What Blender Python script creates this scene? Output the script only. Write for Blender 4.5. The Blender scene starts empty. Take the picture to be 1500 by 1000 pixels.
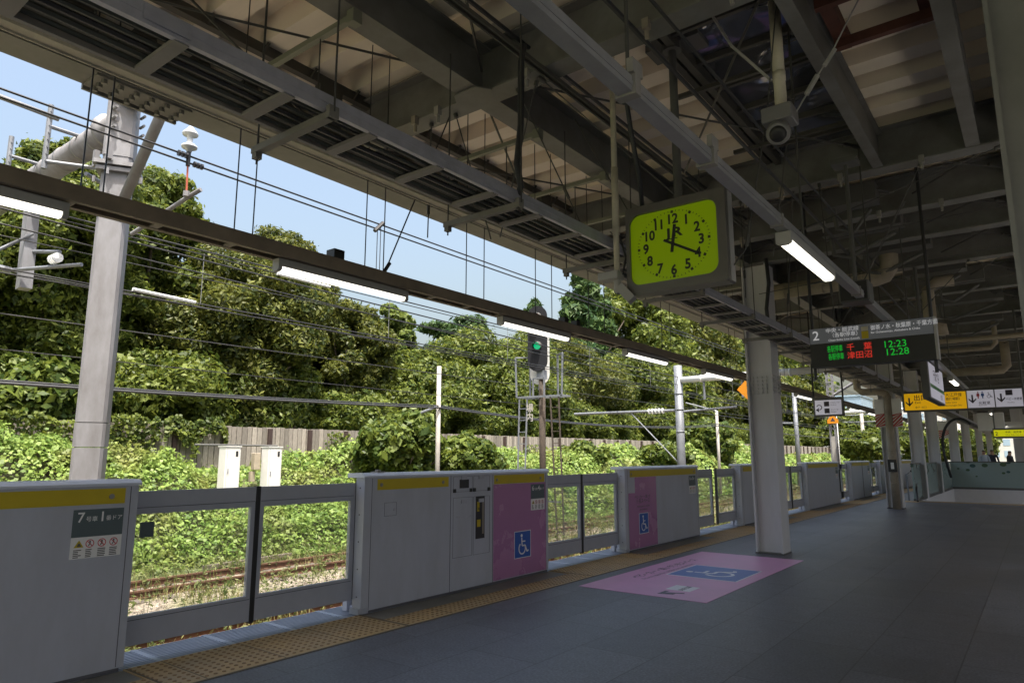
import bpy, math, random
import numpy as np
from mathutils import Vector, Matrix

# ------------------------------------------------------------------ camera, world, sun, exposure
S = bpy.context.scene
COL = S.collection
cam_d = bpy.data.cameras.new("camera"); cam = bpy.data.objects.new("camera", cam_d); COL.objects.link(cam)
cam_d.sensor_width = 36; cam_d.lens = 24.0; cam_d.clip_start = 0.05; cam_d.clip_end = 4000
YAW, PITCH = math.radians(37.46), math.radians(9.54)
cam.matrix_world = Matrix.Translation((0, 0, 1.45)) @ Matrix.Rotation(YAW, 4, 'Z') @ Matrix.Rotation(math.pi/2 + PITCH, 4, 'X')
S.camera = cam
EL, AZ = math.radians(69), math.radians(-35)          # sun from +X (across the platform), a little from behind
sdir = Vector((math.cos(EL)*math.cos(AZ), math.cos(EL)*math.sin(AZ), math.sin(EL)))
W = bpy.data.worlds.new("World"); S.world = W; W.use_nodes = True
nt = W.node_tree; sky = nt.nodes.new('ShaderNodeTexSky'); sky.sky_type = 'NISHITA'; sky.sun_disc = False
sky.sun_elevation = EL; sky.sun_rotation = math.atan2(sdir.x, sdir.y); sky.air_density = 1.5; sky.dust_density = 9.0; sky.ozone_density = 1.0
nt.links.new(sky.outputs[0], nt.nodes['Background'].inputs[0]); nt.nodes['Background'].inputs[1].default_value = 0.15
sl = bpy.data.lights.new("sun", 'SUN'); sl.energy = 3.9; sl.angle = math.radians(0.55); sl.color = (1.0, 0.955, 0.88)
so = bpy.data.objects.new("sun", sl); COL.objects.link(so); so.rotation_euler = sdir.to_track_quat('Z', 'Y').to_euler()
S.view_settings.view_transform = 'Standard'; S.view_settings.look = 'None'; S.view_settings.gamma = 1.0
S.view_settings.exposure = 1.16
S.cycles.max_bounces = 10; S.cycles.diffuse_bounces = 6; S.cycles.glossy_bounces = 4
S.cycles.transparent_max_bounces = 24; S.cycles.transmission_bounces = 4
S.cycles.sample_clamp_indirect = 6.0

R = random.Random(7)
NR = np.random.RandomState(11)

# ------------------------------------------------------------------ materials
def mat(name, col, rough=0.6, metal=0.0, var=0.0, scale=6.0, bump=0.0, bscale=60.0, col2=None, spec=0.5, emit=None, estr=0.0, stretch=None):
    m = bpy.data.materials.new(name); m.use_nodes = True
    t = m.node_tree; b = t.nodes['Principled BSDF']
    b.inputs['Base Color'].default_value = (*col, 1); b.inputs['Roughness'].default_value = rough
    b.inputs['Metallic'].default_value = metal; b.inputs['Specular IOR Level'].default_value = spec
    if emit: b.inputs['Emission Color'].default_value = (*emit, 1); b.inputs['Emission Strength'].default_value = estr
    if var or bump:
        g = t.nodes.new('ShaderNodeNewGeometry')
        src = g.outputs['Position']
        if stretch:
            mp = t.nodes.new('ShaderNodeMapping'); mp.inputs['Scale'].default_value = stretch
            t.links.new(src, mp.inputs[0]); src = mp.outputs[0]
    if var:
        n = t.nodes.new('ShaderNodeTexNoise'); n.inputs['Scale'].default_value = scale; n.inputs['Detail'].default_value = 6; n.inputs['Roughness'].default_value = 0.65
        t.links.new(src, n.inputs['Vector'])
        r = t.nodes.new('ShaderNodeValToRGB'); r.color_ramp.elements[0].position = 0.3; r.color_ramp.elements[1].position = 0.72
        a = col2 if col2 else tuple(c*(1-var) for c in col)
        r.color_ramp.elements[0].color = (*a, 1); r.color_ramp.elements[1].color = (*[min(1, c*(1+var*0.35)) for c in col], 1)
        t.links.new(n.outputs[0], r.inputs[0]); t.links.new(r.outputs[0], b.inputs['Base Color'])
        mr = t.nodes.new('ShaderNodeMapRange'); mr.inputs[3].default_value = max(0, rough-0.1); mr.inputs[4].default_value = min(1, rough+0.12)
        t.links.new(n.outputs[0], mr.inputs[0]); t.links.new(mr.outputs[0], b.inputs['Roughness'])
    if bump:
        n2 = t.nodes.new('ShaderNodeTexNoise'); n2.inputs['Scale'].default_value = bscale; n2.inputs['Detail'].default_value = 4
        t.links.new(src, n2.inputs['Vector'])
        bp = t.nodes.new('ShaderNodeBump'); bp.inputs['Strength'].default_value = bump; bp.inputs['Distance'].default_value = 0.01
        t.links.new(n2.outputs[0], bp.inputs['Height']); t.links.new(bp.outputs[0], b.inputs['Normal'])
    return m

def leafmat(name, c1, c2, scale=0.6, trans=0.35):
    m = bpy.data.materials.new(name); m.use_nodes = True; t = m.node_tree; t.nodes.clear()
    o = t.nodes.new('ShaderNodeOutputMaterial'); g = t.nodes.new('ShaderNodeNewGeometry')
    n = t.nodes.new('ShaderNodeTexNoise'); n.inputs['Scale'].default_value = scale; n.inputs['Detail'].default_value = 8; n.inputs['Roughness'].default_value = 0.75
    t.links.new(g.outputs['Position'], n.inputs['Vector'])
    a = t.nodes.new('ShaderNodeMath'); a.operation = 'MULTIPLY_ADD'; a.inputs[1].default_value = 0.45; a.inputs[2].default_value = -0.22
    t.links.new(g.outputs['Random Per Island'], a.inputs[0])
    s = t.nodes.new('ShaderNodeMath'); s.operation = 'ADD'; t.links.new(n.outputs[0], s.inputs[0]); t.links.new(a.outputs[0], s.inputs[1])
    r = t.nodes.new('ShaderNodeValToRGB'); r.color_ramp.elements[0].position = 0.33; r.color_ramp.elements[1].position = 0.68
    r.color_ramp.elements[0].color = (*c1, 1); r.color_ramp.elements[1].color = (*c2, 1); t.links.new(s.outputs[0], r.inputs[0])
    b = t.nodes.new('ShaderNodeBsdfPrincipled'); b.inputs['Roughness'].default_value = 0.48; b.inputs['Specular IOR Level'].default_value = 0.28
    t.links.new(r.outputs[0], b.inputs['Base Color'])
    tr = t.nodes.new('ShaderNodeBsdfTranslucent')
    hs = t.nodes.new('ShaderNodeHueSaturation'); hs.inputs['Hue'].default_value = 0.485; hs.inputs['Value'].default_value = 1.6
    t.links.new(r.outputs[0], hs.inputs['Color']); t.links.new(hs.outputs[0], tr.inputs[0])
    mx = t.nodes.new('ShaderNodeMixShader'); mx.inputs[0].default_value = trans
    t.links.new(b.outputs[0], mx.inputs[1]); t.links.new(tr.outputs[0], mx.inputs[2]); t.links.new(mx.outputs[0], o.inputs[0])
    return m

M = {}
M['steel'] = mat('roof_steel_paint', (0.165, 0.17, 0.165), 0.55, var=0.35, scale=2.2, col2=(0.095, 0.09, 0.08))
M['edge'] = mat('edge_girder_paint', (0.20, 0.195, 0.175), 0.6, var=0.3, scale=3)
M['purlin'] = mat('dark_purlin_paint', (0.07, 0.068, 0.06), 0.6)
M['rust'] = mat('red_oxide_steel', (0.12, 0.045, 0.03), 0.7, var=0.4, scale=8)
M['deck'] = mat('roof_deck_coating', (0.80, 0.725, 0.60), 0.55, var=0.10, scale=0.8, stretch=(0.5, 6, 1))
M['strut'] = mat('green_grey_strut', (0.16, 0.165, 0.13), 0.5)
M['colw'] = mat('column_white_paint', (0.56, 0.56, 0.575), 0.45, var=0.10, scale=2.0, stretch=(3, 3, 0.6))
M['cream'] = mat('cream_pipe_paint', (0.58, 0.54, 0.43), 0.5, var=0.25, scale=5)
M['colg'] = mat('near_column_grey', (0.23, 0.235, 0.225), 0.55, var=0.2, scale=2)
M['creamdk'] = mat('beige_duct', (0.36, 0.31, 0.235), 0.6, var=0.3, scale=4)
M['alu'] = mat('tray_aluminium', (0.44, 0.45, 0.52), 0.38, 0.3, var=0.2, scale=9)
M['ductg'] = mat('lamp_duct_grey', (0.30, 0.305, 0.315), 0.4, 0.2, var=0.2, scale=6)
M['camg'] = mat('camera_grey', (0.20, 0.20, 0.205), 0.45)
M['alud'] = mat('tray_rung_grey', (0.27, 0.26, 0.24), 0.6, var=0.2)
M['railb'] = mat('lighting_rail_brown', (0.25, 0.205, 0.155), 0.6, var=0.35, scale=3)
M['railr'] = mat('rail_cross_piece', (0.25, 0.22, 0.18), 0.6)
M['cable'] = mat('black_cable', (0.028, 0.03, 0.034), 0.5)
M['cablegr'] = mat('grey_green_cable', (0.06, 0.07, 0.06), 0.55)
M['wire'] = mat('dark_wire', (0.02, 0.02, 0.022), 0.4)
M['wirel'] = mat('bright_wire', (0.25, 0.25, 0.25), 0.4, 0.6)
M['rod'] = mat('hanger_rod', (0.07, 0.07, 0.065), 0.5, 0.3)
M['galv'] = mat('galvanised_steel', (0.20, 0.215, 0.24), 0.5, 0.2, var=0.25, scale=4, bump=0.05, bscale=20)
M['mast'] = mat('mast_grey', (0.235, 0.238, 0.255), 0.55, 0.1, var=0.25, scale=3, col2=(0.165, 0.16, 0.165), stretch=(2, 2, 0.7))
M['door'] = mat('gate_white_paint', (0.44, 0.465, 0.545), 0.34, var=0.10, scale=1.3, col2=(0.385, 0.40, 0.455), bump=0.04, bscale=3, stretch=(2.5, 2.5, 0.8))
M['doorf'] = mat('gate_frame_grey', (0.37, 0.39, 0.455), 0.40, var=0.08)
M['cap'] = mat('gate_cap', (0.58, 0.62, 0.72), 0.25)
M['seam'] = mat('gate_seam', (0.10, 0.10, 0.115), 0.6)
M['rubber'] = mat('black_rubber', (0.022, 0.022, 0.024), 0.5)
M['yel'] = mat('yellow_band', (0.52, 0.40, 0.006), 0.42, var=0.08)
M['pink'] = mat('pink_film', (0.40, 0.185, 0.36), 0.25, var=0.06, scale=1.2)
M['pinkf'] = mat('pink_floor_film', (0.56, 0.27, 0.46), 0.42, var=0.16, scale=2.2)
M['blue'] = mat('sign_blue', (0.02, 0.10, 0.42), 0.35)
M['bluef'] = mat('floor_blue', (0.05, 0.11, 0.36), 0.45)
M['white'] = mat('sign_white', (0.78, 0.78, 0.78), 0.4)
M['whitef'] = mat('floor_mark_white', (0.62, 0.62, 0.66), 0.5)
M['ink'] = mat('dark_ink', (0.05, 0.04, 0.06), 0.5)
M['slate'] = mat('sign_slate', (0.085, 0.115, 0.125), 0.45)
M['sred'] = mat('sign_red', (0.55, 0.03, 0.05), 0.4)
M['hwhite'] = mat('white_enamel', (0.66, 0.66, 0.64), 0.4, var=0.08)
M['sighead'] = mat('signal_head_black', (0.016, 0.017, 0.02), 0.8, spec=0.15)
M['black'] = mat('black_plastic', (0.02, 0.02, 0.022), 0.4)
M['dgrey'] = mat('dark_grey_paint', (0.095, 0.095, 0.09), 0.5)
M['clockc'] = mat('clock_case', (0.125, 0.12, 0.11), 0.4, var=0.1)
M['clocks'] = mat('clock_side', (0.36, 0.36, 0.36), 0.45)
M['clockf'] = mat('clock_face_lit', (0.20, 0.30, 0.0), 0.3, emit=(0.30, 0.47, 0.0), estr=0.085)
M['amber'] = mat('amber_panel_lit', (0.7, 0.38, 0.01), 0.4, emit=(0.8, 0.42, 0.0), estr=0.22)
M['panelw'] = mat('white_panel_lit', (0.6, 0.6, 0.66), 0.4, emit=(0.75, 0.72, 0.85), estr=0.12)
M['yellit'] = mat('yellow_panel_lit', (0.6, 0.58, 0.02), 0.4, emit=(0.8, 0.8, 0.0), estr=0.2)
M['led_g'] = mat('led_green', (0.0, 0.05, 0.0), 0.5, emit=(0.01, 0.85, 0.06), estr=0.20)
M['led_r'] = mat('led_red', (0.05, 0.0, 0.0), 0.5, emit=(1.0, 0.05, 0.03), estr=0.26)
M['hdr'] = mat('board_header_grey', (0.10, 0.105, 0.115), 0.45, emit=(0.5, 0.52, 0.56), estr=0.03)
M['hdrtext'] = mat('header_lettering', (0.6, 0.6, 0.6), 0.5, emit=(0.8, 0.8, 0.85), estr=0.16)
M['bar_green'] = mat('sign_green_band', (0.08, 0.25, 0.08), 0.5)
M['tube'] = mat('lit_tube', (0.9, 0.9, 0.85), 0.4, emit=(1.0, 0.96, 0.84), estr=1.15)
M['lampb'] = mat('lamp_housing', (0.36, 0.355, 0.34), 0.45, var=0.1)
M['green_s'] = mat('signal_green_lens', (0.0, 0.2, 0.08), 0.2, emit=(0.0, 0.7, 0.28), estr=0.28)
M['red_s'] = mat('signal_dark_red_lens', (0.25, 0.03, 0.02), 0.2)
M['rail'] = mat('rusty_rail', (0.13, 0.062, 0.036), 0.78, var=0.45, scale=6, bump=0.3, bscale=40)
M['sleeper'] = mat('old_sleeper', (0.15, 0.12, 0.10), 0.9, var=0.4, scale=9, bump=0.3)
M['bark'] = mat('bark', (0.065, 0.05, 0.038), 0.9, var=0.4, scale=7, bump=0.5, bscale=25)
M['conc'] = mat('pole_concrete', (0.40, 0.38, 0.35), 0.8, var=0.2, scale=5)
M['redrod'] = mat('red_insulator_rod', (0.42, 0.10, 0.06), 0.5)
M['porc'] = mat('white_porcelain', (0.72, 0.74, 0.74), 0.2)
M['orange'] = mat('orange_sign', (0.70, 0.26, 0.01), 0.4)
M['redw'] = mat('hazard_red', (0.42, 0.03, 0.035), 0.4)
M['stucco'] = mat('stairwell_white', (0.62, 0.62, 0.66), 0.6, var=0.06)
M['bstone'] = mat('far_building_pale', (0.55, 0.54, 0.52), 0.8, var=0.1, scale=0.5)
M['bgrey'] = mat('far_building_grey', (0.33, 0.33, 0.32), 0.85, var=0.12, scale=0.4)
M['bglass'] = mat('far_glass_blue', (0.30, 0.40, 0.50), 0.2)
M['skin'] = mat('skin', (0.45, 0.27, 0.19), 0.55)
M['hair'] = mat('hair_black', (0.015, 0.012, 0.01), 0.5)
M['shirtw'] = mat('pale_blue_shirt', (0.45, 0.52, 0.62), 0.8)
M['shirtd'] = mat('black_jacket', (0.03, 0.03, 0.04), 0.8)
M['trous'] = mat('navy_trousers', (0.04, 0.045, 0.07), 0.8)
M['kudzu'] = leafmat('vine_leaf', (0.085, 0.150, 0.028), (0.245, 0.34, 0.085), 1.1, 0.3)
M['weed'] = leafmat('weed_leaf', (0.075, 0.105, 0.03), (0.22, 0.235, 0.09), 1.6, 0.25)
M['leafA'] = leafmat('broad_leaf', (0.036, 0.062, 0.011), (0.145, 0.18, 0.03), 0.9, 0.33)
M['leafB'] = leafmat('evergreen_leaf', (0.027, 0.045, 0.010), (0.125, 0.138, 0.024), 0.6, 0.3)
M['leafC'] = leafmat('conifer_needles', (0.022, 0.055, 0.018), (0.075, 0.125, 0.035), 0.5, 0.2)
M['leafD'] = leafmat('shrub_leaf', (0.036, 0.066, 0.013), (0.13, 0.17, 0.03), 1.0, 0.3)

def glassmat(name, tint, refl=0.5):
    m = bpy.data.materials.new(name); m.use_nodes = True; t = m.node_tree; t.nodes.clear()
    o = t.nodes.new('ShaderNodeOutputMaterial'); tr = t.nodes.new('ShaderNodeBsdfTransparent'); tr.inputs[0].default_value = (*tint, 1)
    gl = t.nodes.new('ShaderNodeBsdfGlossy'); gl.inputs['Roughness'].default_value = 0.03
    lw = t.nodes.new('ShaderNodeLayerWeight'); lw.inputs[0].default_value = 0.25
    mr = t.nodes.new('ShaderNodeMath'); mr.operation = 'MULTIPLY_ADD'; mr.inputs[1].default_value = refl; mr.inputs[2].default_value = 0.03
    mx = t.nodes.new('ShaderNodeMixShader'); t.links.new(lw.outputs['Fresnel'], mr.inputs[0]); t.links.new(mr.outputs[0], mx.inputs[0])
    t.links.new(tr.outputs[0], mx.inputs[1]); t.links.new(gl.outputs[0], mx.inputs[2]); t.links.new(mx.outputs[0], o.inputs[0])
    return m
M['glass'] = glassmat('door_glass', (0.93, 0.95, 0.94), 0.4)

def floor_material():
    m = mat('platform_tiles', (0.1, 0.1, 0.1), 0.5); t = m.node_tree; b = t.nodes['Principled BSDF']
    g = t.nodes.new('ShaderNodeNewGeometry'); sp = t.nodes.new('ShaderNodeSeparateXYZ'); cb = t.nodes.new('ShaderNodeCombineXYZ')
    t.links.new(g.outputs['Position'], sp.inputs[0]); t.links.new(sp.outputs[1], cb.inputs[0]); t.links.new(sp.outputs[0], cb.inputs[1])
    br = t.nodes.new('ShaderNodeTexBrick'); br.offset = 0.5; br.inputs['Scale'].default_value = 1.0
    br.inputs['Brick Width'].default_value = 1.2; br.inputs['Row Height'].default_value = 0.6; br.inputs['Mortar Size'].default_value = 0.005
    br.inputs['Color1'].default_value = (0.092, 0.095, 0.108, 1); br.inputs['Color2'].default_value = (0.122, 0.126, 0.142, 1); br.inputs['Mortar'].default_value = (0.05, 0.05, 0.055, 1)
    t.links.new(cb.outputs[0], br.inputs['Vector'])
    n = t.nodes.new('ShaderNodeTexNoise'); n.inputs['Scale'].default_value = 55; n.inputs['Detail'].default_value = 4; t.links.new(g.outputs['Position'], n.inputs['Vector'])
    n3 = t.nodes.new('ShaderNodeTexNoise'); n3.inputs['Scale'].default_value = 0.8; n3.inputs['Detail'].default_value = 5; t.links.new(g.outputs['Position'], n3.inputs['Vector'])
    mm = t.nodes.new('ShaderNodeMixRGB'); mm.blend_type = 'MULTIPLY'; mm.inputs[0].default_value = 0.8
    r = t.nodes.new('ShaderNodeValToRGB'); r.color_ramp.elements[0].color = (0.45, 0.45, 0.45, 1); r.color_ramp.elements[1].color = (1.35, 1.35, 1.35, 1)
    r.color_ramp.elements[0].position = 0.3; r.color_ramp.elements[1].position = 0.7
    t.links.new(n.outputs[0], r.inputs[0]); t.links.new(br.outputs[0], mm.inputs[1]); t.links.new(r.outputs[0], mm.inputs[2])
    m2 = t.nodes.new('ShaderNodeMixRGB'); m2.blend_type = 'MULTIPLY'; m2.inputs[0].default_value = 0.5
    r3 = t.nodes.new('ShaderNodeValToRGB'); r3.color_ramp.elements[0].color = (0.6, 0.6, 0.6, 1); r3.color_ramp.elements[1].color = (1.1, 1.1, 1.1, 1)
    r3.color_ramp.elements[0].position = 0.35; r3.color_ramp.elements[1].position = 0.6
    t.links.new(n3.outputs[0], r3.inputs[0]); t.links.new(mm.outputs[0], m2.inputs[1]); t.links.new(r3.outputs[0], m2.inputs[2])
    vg = t.nodes.new('ShaderNodeTexVoronoi'); vg.inputs['Scale'].default_value = 1.9; t.links.new(g.outputs['Position'], vg.inputs['Vector'])
    gl = t.nodes.new('ShaderNodeMapRange'); gl.inputs[1].default_value = 0.035; gl.inputs[2].default_value = 0.05; gl.inputs[3].default_value = 0.6; gl.inputs[4].default_value = 1.0; t.links.new(vg.outputs['Distance'], gl.inputs[0])
    n4 = t.nodes.new('ShaderNodeTexNoise'); n4.inputs['Scale'].default_value = 7; n4.inputs['Detail'].default_value = 8; n4.inputs['Roughness'].default_value = 0.8; t.links.new(g.outputs['Position'], n4.inputs['Vector'])
    r4 = t.nodes.new('ShaderNodeMapRange'); r4.inputs[1].default_value = 0.3; r4.inputs[2].default_value = 0.7; r4.inputs[3].default_value = 0.8; r4.inputs[4].default_value = 1.15; t.links.new(n4.outputs[0], r4.inputs[0])
    mg = t.nodes.new('ShaderNodeMath'); mg.operation = 'MULTIPLY'; t.links.new(gl.outputs[0], mg.inputs[0]); t.links.new(r4.outputs[0], mg.inputs[1])
    m5 = t.nodes.new('ShaderNodeMixRGB'); m5.blend_type = 'MULTIPLY'; m5.inputs[0].default_value = 1.0; t.links.new(m2.outputs[0], m5.inputs[1]); t.links.new(mg.outputs[0], m5.inputs[2])
    t.links.new(m5.outputs[0], b.inputs['Base Color'])
    mr = t.nodes.new('ShaderNodeMapRange'); mr.inputs[3].default_value = 0.36; mr.inputs[4].default_value = 0.6
    t.links.new(n3.outputs[0], mr.inputs[0]); t.links.new(mr.outputs[0], b.inputs['Roughness'])
    bp = t.nodes.new('ShaderNodeBump'); bp.inputs['Strength'].default_value = 0.25; bp.inputs['Distance'].default_value = 0.004
    t.links.new(br.outputs['Fac'], bp.inputs['Height']); bp.invert = True; t.links.new(bp.outputs[0], b.inputs['Normal'])
    return m
M['floor'] = floor_material()
M['strip'] = mat('gate_base_tiles', (0.17, 0.165, 0.15), 0.6, var=0.3, scale=5)
M['tact'] = mat('tactile_yellow', (0.36, 0.235, 0.085), 0.6, var=0.4, scale=2.5, col2=(0.29, 0.225, 0.13))
M['dots'] = mat('shaded_tactile_dot', (0.22, 0.135, 0.06), 0.6, var=0.3, scale=3)  # browner than the blocks: shading of the raised dots put into the colour
M['grate'] = mat('edge_grating', (0.30, 0.345, 0.43), 0.45, 0.1, var=0.15)
M['grated'] = mat('edge_grating_gap', (0.05, 0.06, 0.08), 0.6)

def ballast_material():
    m = mat('ballast', (0.3, 0.27, 0.23), 0.95); t = m.node_tree; b = t.nodes['Principled BSDF']
    g = t.nodes.new('ShaderNodeNewGeometry')
    v = t.nodes.new('ShaderNodeTexVoronoi'); v.inputs['Scale'].default_value = 16; t.links.new(g.outputs['Position'], v.inputs['Vector'])
    r = t.nodes.new('ShaderNodeValToRGB'); r.color_ramp.elements[0].color = (0.13, 0.10, 0.075, 1); r.color_ramp.elements[1].color = (0.38, 0.32, 0.26, 1)
    s = t.nodes.new('ShaderNodeSeparateXYZ'); t.links.new(v.outputs['Color'], s.inputs[0]); t.links.new(s.outputs[0], r.inputs[0])
    n = t.nodes.new('ShaderNodeTexNoise'); n.inputs['Scale'].default_value = 1.1; n.inputs['Detail'].default_value = 8; t.links.new(g.outputs['Position'], n.inputs['Vector'])
    mx = t.nodes.new('ShaderNodeMixRGB'); mx.inputs[2].default_value = (0.17, 0.17, 0.07, 1)
    mr = t.nodes.new('ShaderNodeMapRange'); mr.inputs[1].default_value = 0.46; mr.inputs[2].default_value = 0.66; mr.inputs[4].default_value = 0.8
    t.links.new(n.outputs[0], mr.inputs[0]); t.links.new(mr.outputs[0], mx.inputs[0]); t.links.new(r.outputs[0], mx.inputs[1]); t.links.new(mx.outputs[0], b.inputs['Base Color'])
    bp = t.nodes.new('ShaderNodeBump'); bp.inputs['Strength'].default_value = 0.9; bp.inputs['Distance'].default_value = 0.05
    t.links.new(v.outputs['Distance'], bp.inputs['Height']); t.links.new(bp.outputs[0], b.inputs['Normal'])
    return m
M['ballast'] = ballast_material()
M['soil'] = mat('bank_soil', (0.10, 0.115, 0.045), 0.95, var=0.5, scale=2, bump=0.6, bscale=8)
M['ground'] = mat('far_ground', (0.13, 0.14, 0.07), 0.95, var=0.3, scale=0.2)

def plankmat():
    m = mat('weathered_planks', (0.34, 0.31, 0.27), 0.9, var=0.5, scale=5, bump=0.5, bscale=30, col2=(0.20, 0.175, 0.15), stretch=(1, 9, 1.2))
    return m
M['plank'] = plankmat()
_t = M['plank'].node_tree; _b = _t.nodes['Principled BSDF']; _g = _t.nodes.new('ShaderNodeNewGeometry'); _m = _t.nodes.new('ShaderNodeMixRGB'); _m.blend_type = 'MULTIPLY'; _m.inputs[0].default_value = 1
_r = _t.nodes.new('ShaderNodeMapRange'); _r.inputs[3].default_value = 0.45; _r.inputs[4].default_value = 1.1
_t.links.new(_g.outputs['Random Per Island'], _r.inputs[0]); _src = _b.inputs['Base Color'].links[0].from_socket; _t.links.new(_src, _m.inputs[1]); _t.links.new(_r.outputs[0], _m.inputs[2]); _t.links.new(_m.outputs[0], _b.inputs['Base Color'])
M['post'] = mat('fence_post_brown', (0.045, 0.028, 0.025), 0.6)

def mirror_material():
    m = mat('reflective_skylight', (0.16, 0.17, 0.20), 0.05, 0.6); t = m.node_tree; b = t.nodes['Principled BSDF']
    g = t.nodes.new('ShaderNodeNewGeometry'); n = t.nodes.new('ShaderNodeTexNoise'); n.inputs['Scale'].default_value = 1.6; n.inputs['Detail'].default_value = 0
    t.links.new(g.outputs['Position'], n.inputs['Vector']); bp = t.nodes.new('ShaderNodeBump'); bp.inputs['Strength'].default_value = 0.9; bp.inputs['Distance'].default_value = 0.3
    t.links.new(n.outputs[0], bp.inputs['Height']); t.links.new(bp.outputs[0], b.inputs['Normal']); return m
M['mirror'] = mirror_material()

def muralmat():
    m = mat('mural_glass', (0.22, 0.29, 0.29), 0.25); t = m.node_tree; b = t.nodes['Principled BSDF']
    g = t.nodes.new('ShaderNodeNewGeometry'); mp = t.nodes.new('ShaderNodeMapping'); mp.inputs['Scale'].default_value = (3.0, 3.0, 4.2)
    t.links.new(g.outputs['Position'], mp.inputs[0])
    v = t.nodes.new('ShaderNodeTexVoronoi'); v.inputs['Scale'].default_value = 1.0; t.links.new(mp.outputs[0], v.inputs['Vector'])
    sp = t.nodes.new('ShaderNodeSeparateXYZ'); t.links.new(g.outputs['Position'], sp.inputs[0])
    th = t.nodes.new('ShaderNodeMapRange'); th.inputs[1].default_value = 0.3; th.inputs[2].default_value = 1.2; th.inputs[3].default_value = 0.02; th.inputs[4].default_value = 0.42
    t.links.new(sp.outputs[2], th.inputs[0])
    lt = t.nodes.new('ShaderNodeMath'); lt.operation = 'LESS_THAN'; t.links.new(v.outputs['Distance'], lt.inputs[0]); t.links.new(th.outputs[0], lt.inputs[1])
    r = t.nodes.new('ShaderNodeValToRGB'); r.color_ramp.elements[0].color = (0.04, 0.10, 0.13, 1); r.color_ramp.elements[1].color = (0.10, 0.15, 0.05, 1)
    s2 = t.nodes.new('ShaderNodeSeparateXYZ'); t.links.new(v.outputs['Color'], s2.inputs[0]); t.links.new(s2.outputs[0], r.inputs[0])
    mx = t.nodes.new('ShaderNodeMixRGB'); mx.inputs[1].default_value = (0.26, 0.34, 0.34, 1); t.links.new(lt.outputs[0], mx.inputs[0]); t.links.new(r.outputs[0], mx.inputs[2])
    t.links.new(mx.outputs[0], b.inputs['Base Color']); return m
M['mural'] = muralmat()

def patchy(m, c, sc):
    t = m.node_tree; r = [n_ for n_ in t.nodes if n_.type == 'VALTORGB'][0]; b = [n_ for n_ in t.nodes if n_.type == 'BSDF_PRINCIPLED'][0]; h = [n_ for n_ in t.nodes if n_.type == 'HUE_SAT'][0]
    g = t.nodes.new('ShaderNodeNewGeometry'); n = t.nodes.new('ShaderNodeTexNoise'); n.inputs['Scale'].default_value = sc; n.inputs['Detail'].default_value = 4; t.links.new(g.outputs['Position'], n.inputs['Vector'])
    mr = t.nodes.new('ShaderNodeMapRange'); mr.inputs[1].default_value = 0.50; mr.inputs[2].default_value = 0.68; mr.inputs[4].default_value = 0.75; t.links.new(n.outputs[0], mr.inputs[0])
    mx = t.nodes.new('ShaderNodeMixRGB'); mx.inputs[2].default_value = (*c, 1); t.links.new(mr.outputs[0], mx.inputs[0]); t.links.new(r.outputs[0], mx.inputs[1])
    t.links.new(mx.outputs[0], b.inputs['Base Color']); t.links.new(mx.outputs[0], h.inputs['Color'])
patchy(M['kudzu'], (0.20, 0.20, 0.065), 0.75)
M['straw'] = leafmat('dry_grass', (0.12, 0.125, 0.04), (0.34, 0.30, 0.14), 1.3, 0.25)
M['tallgrass'] = leafmat('tall_grass', (0.07, 0.12, 0.025), (0.22, 0.28, 0.07), 1.5, 0.3)
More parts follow.
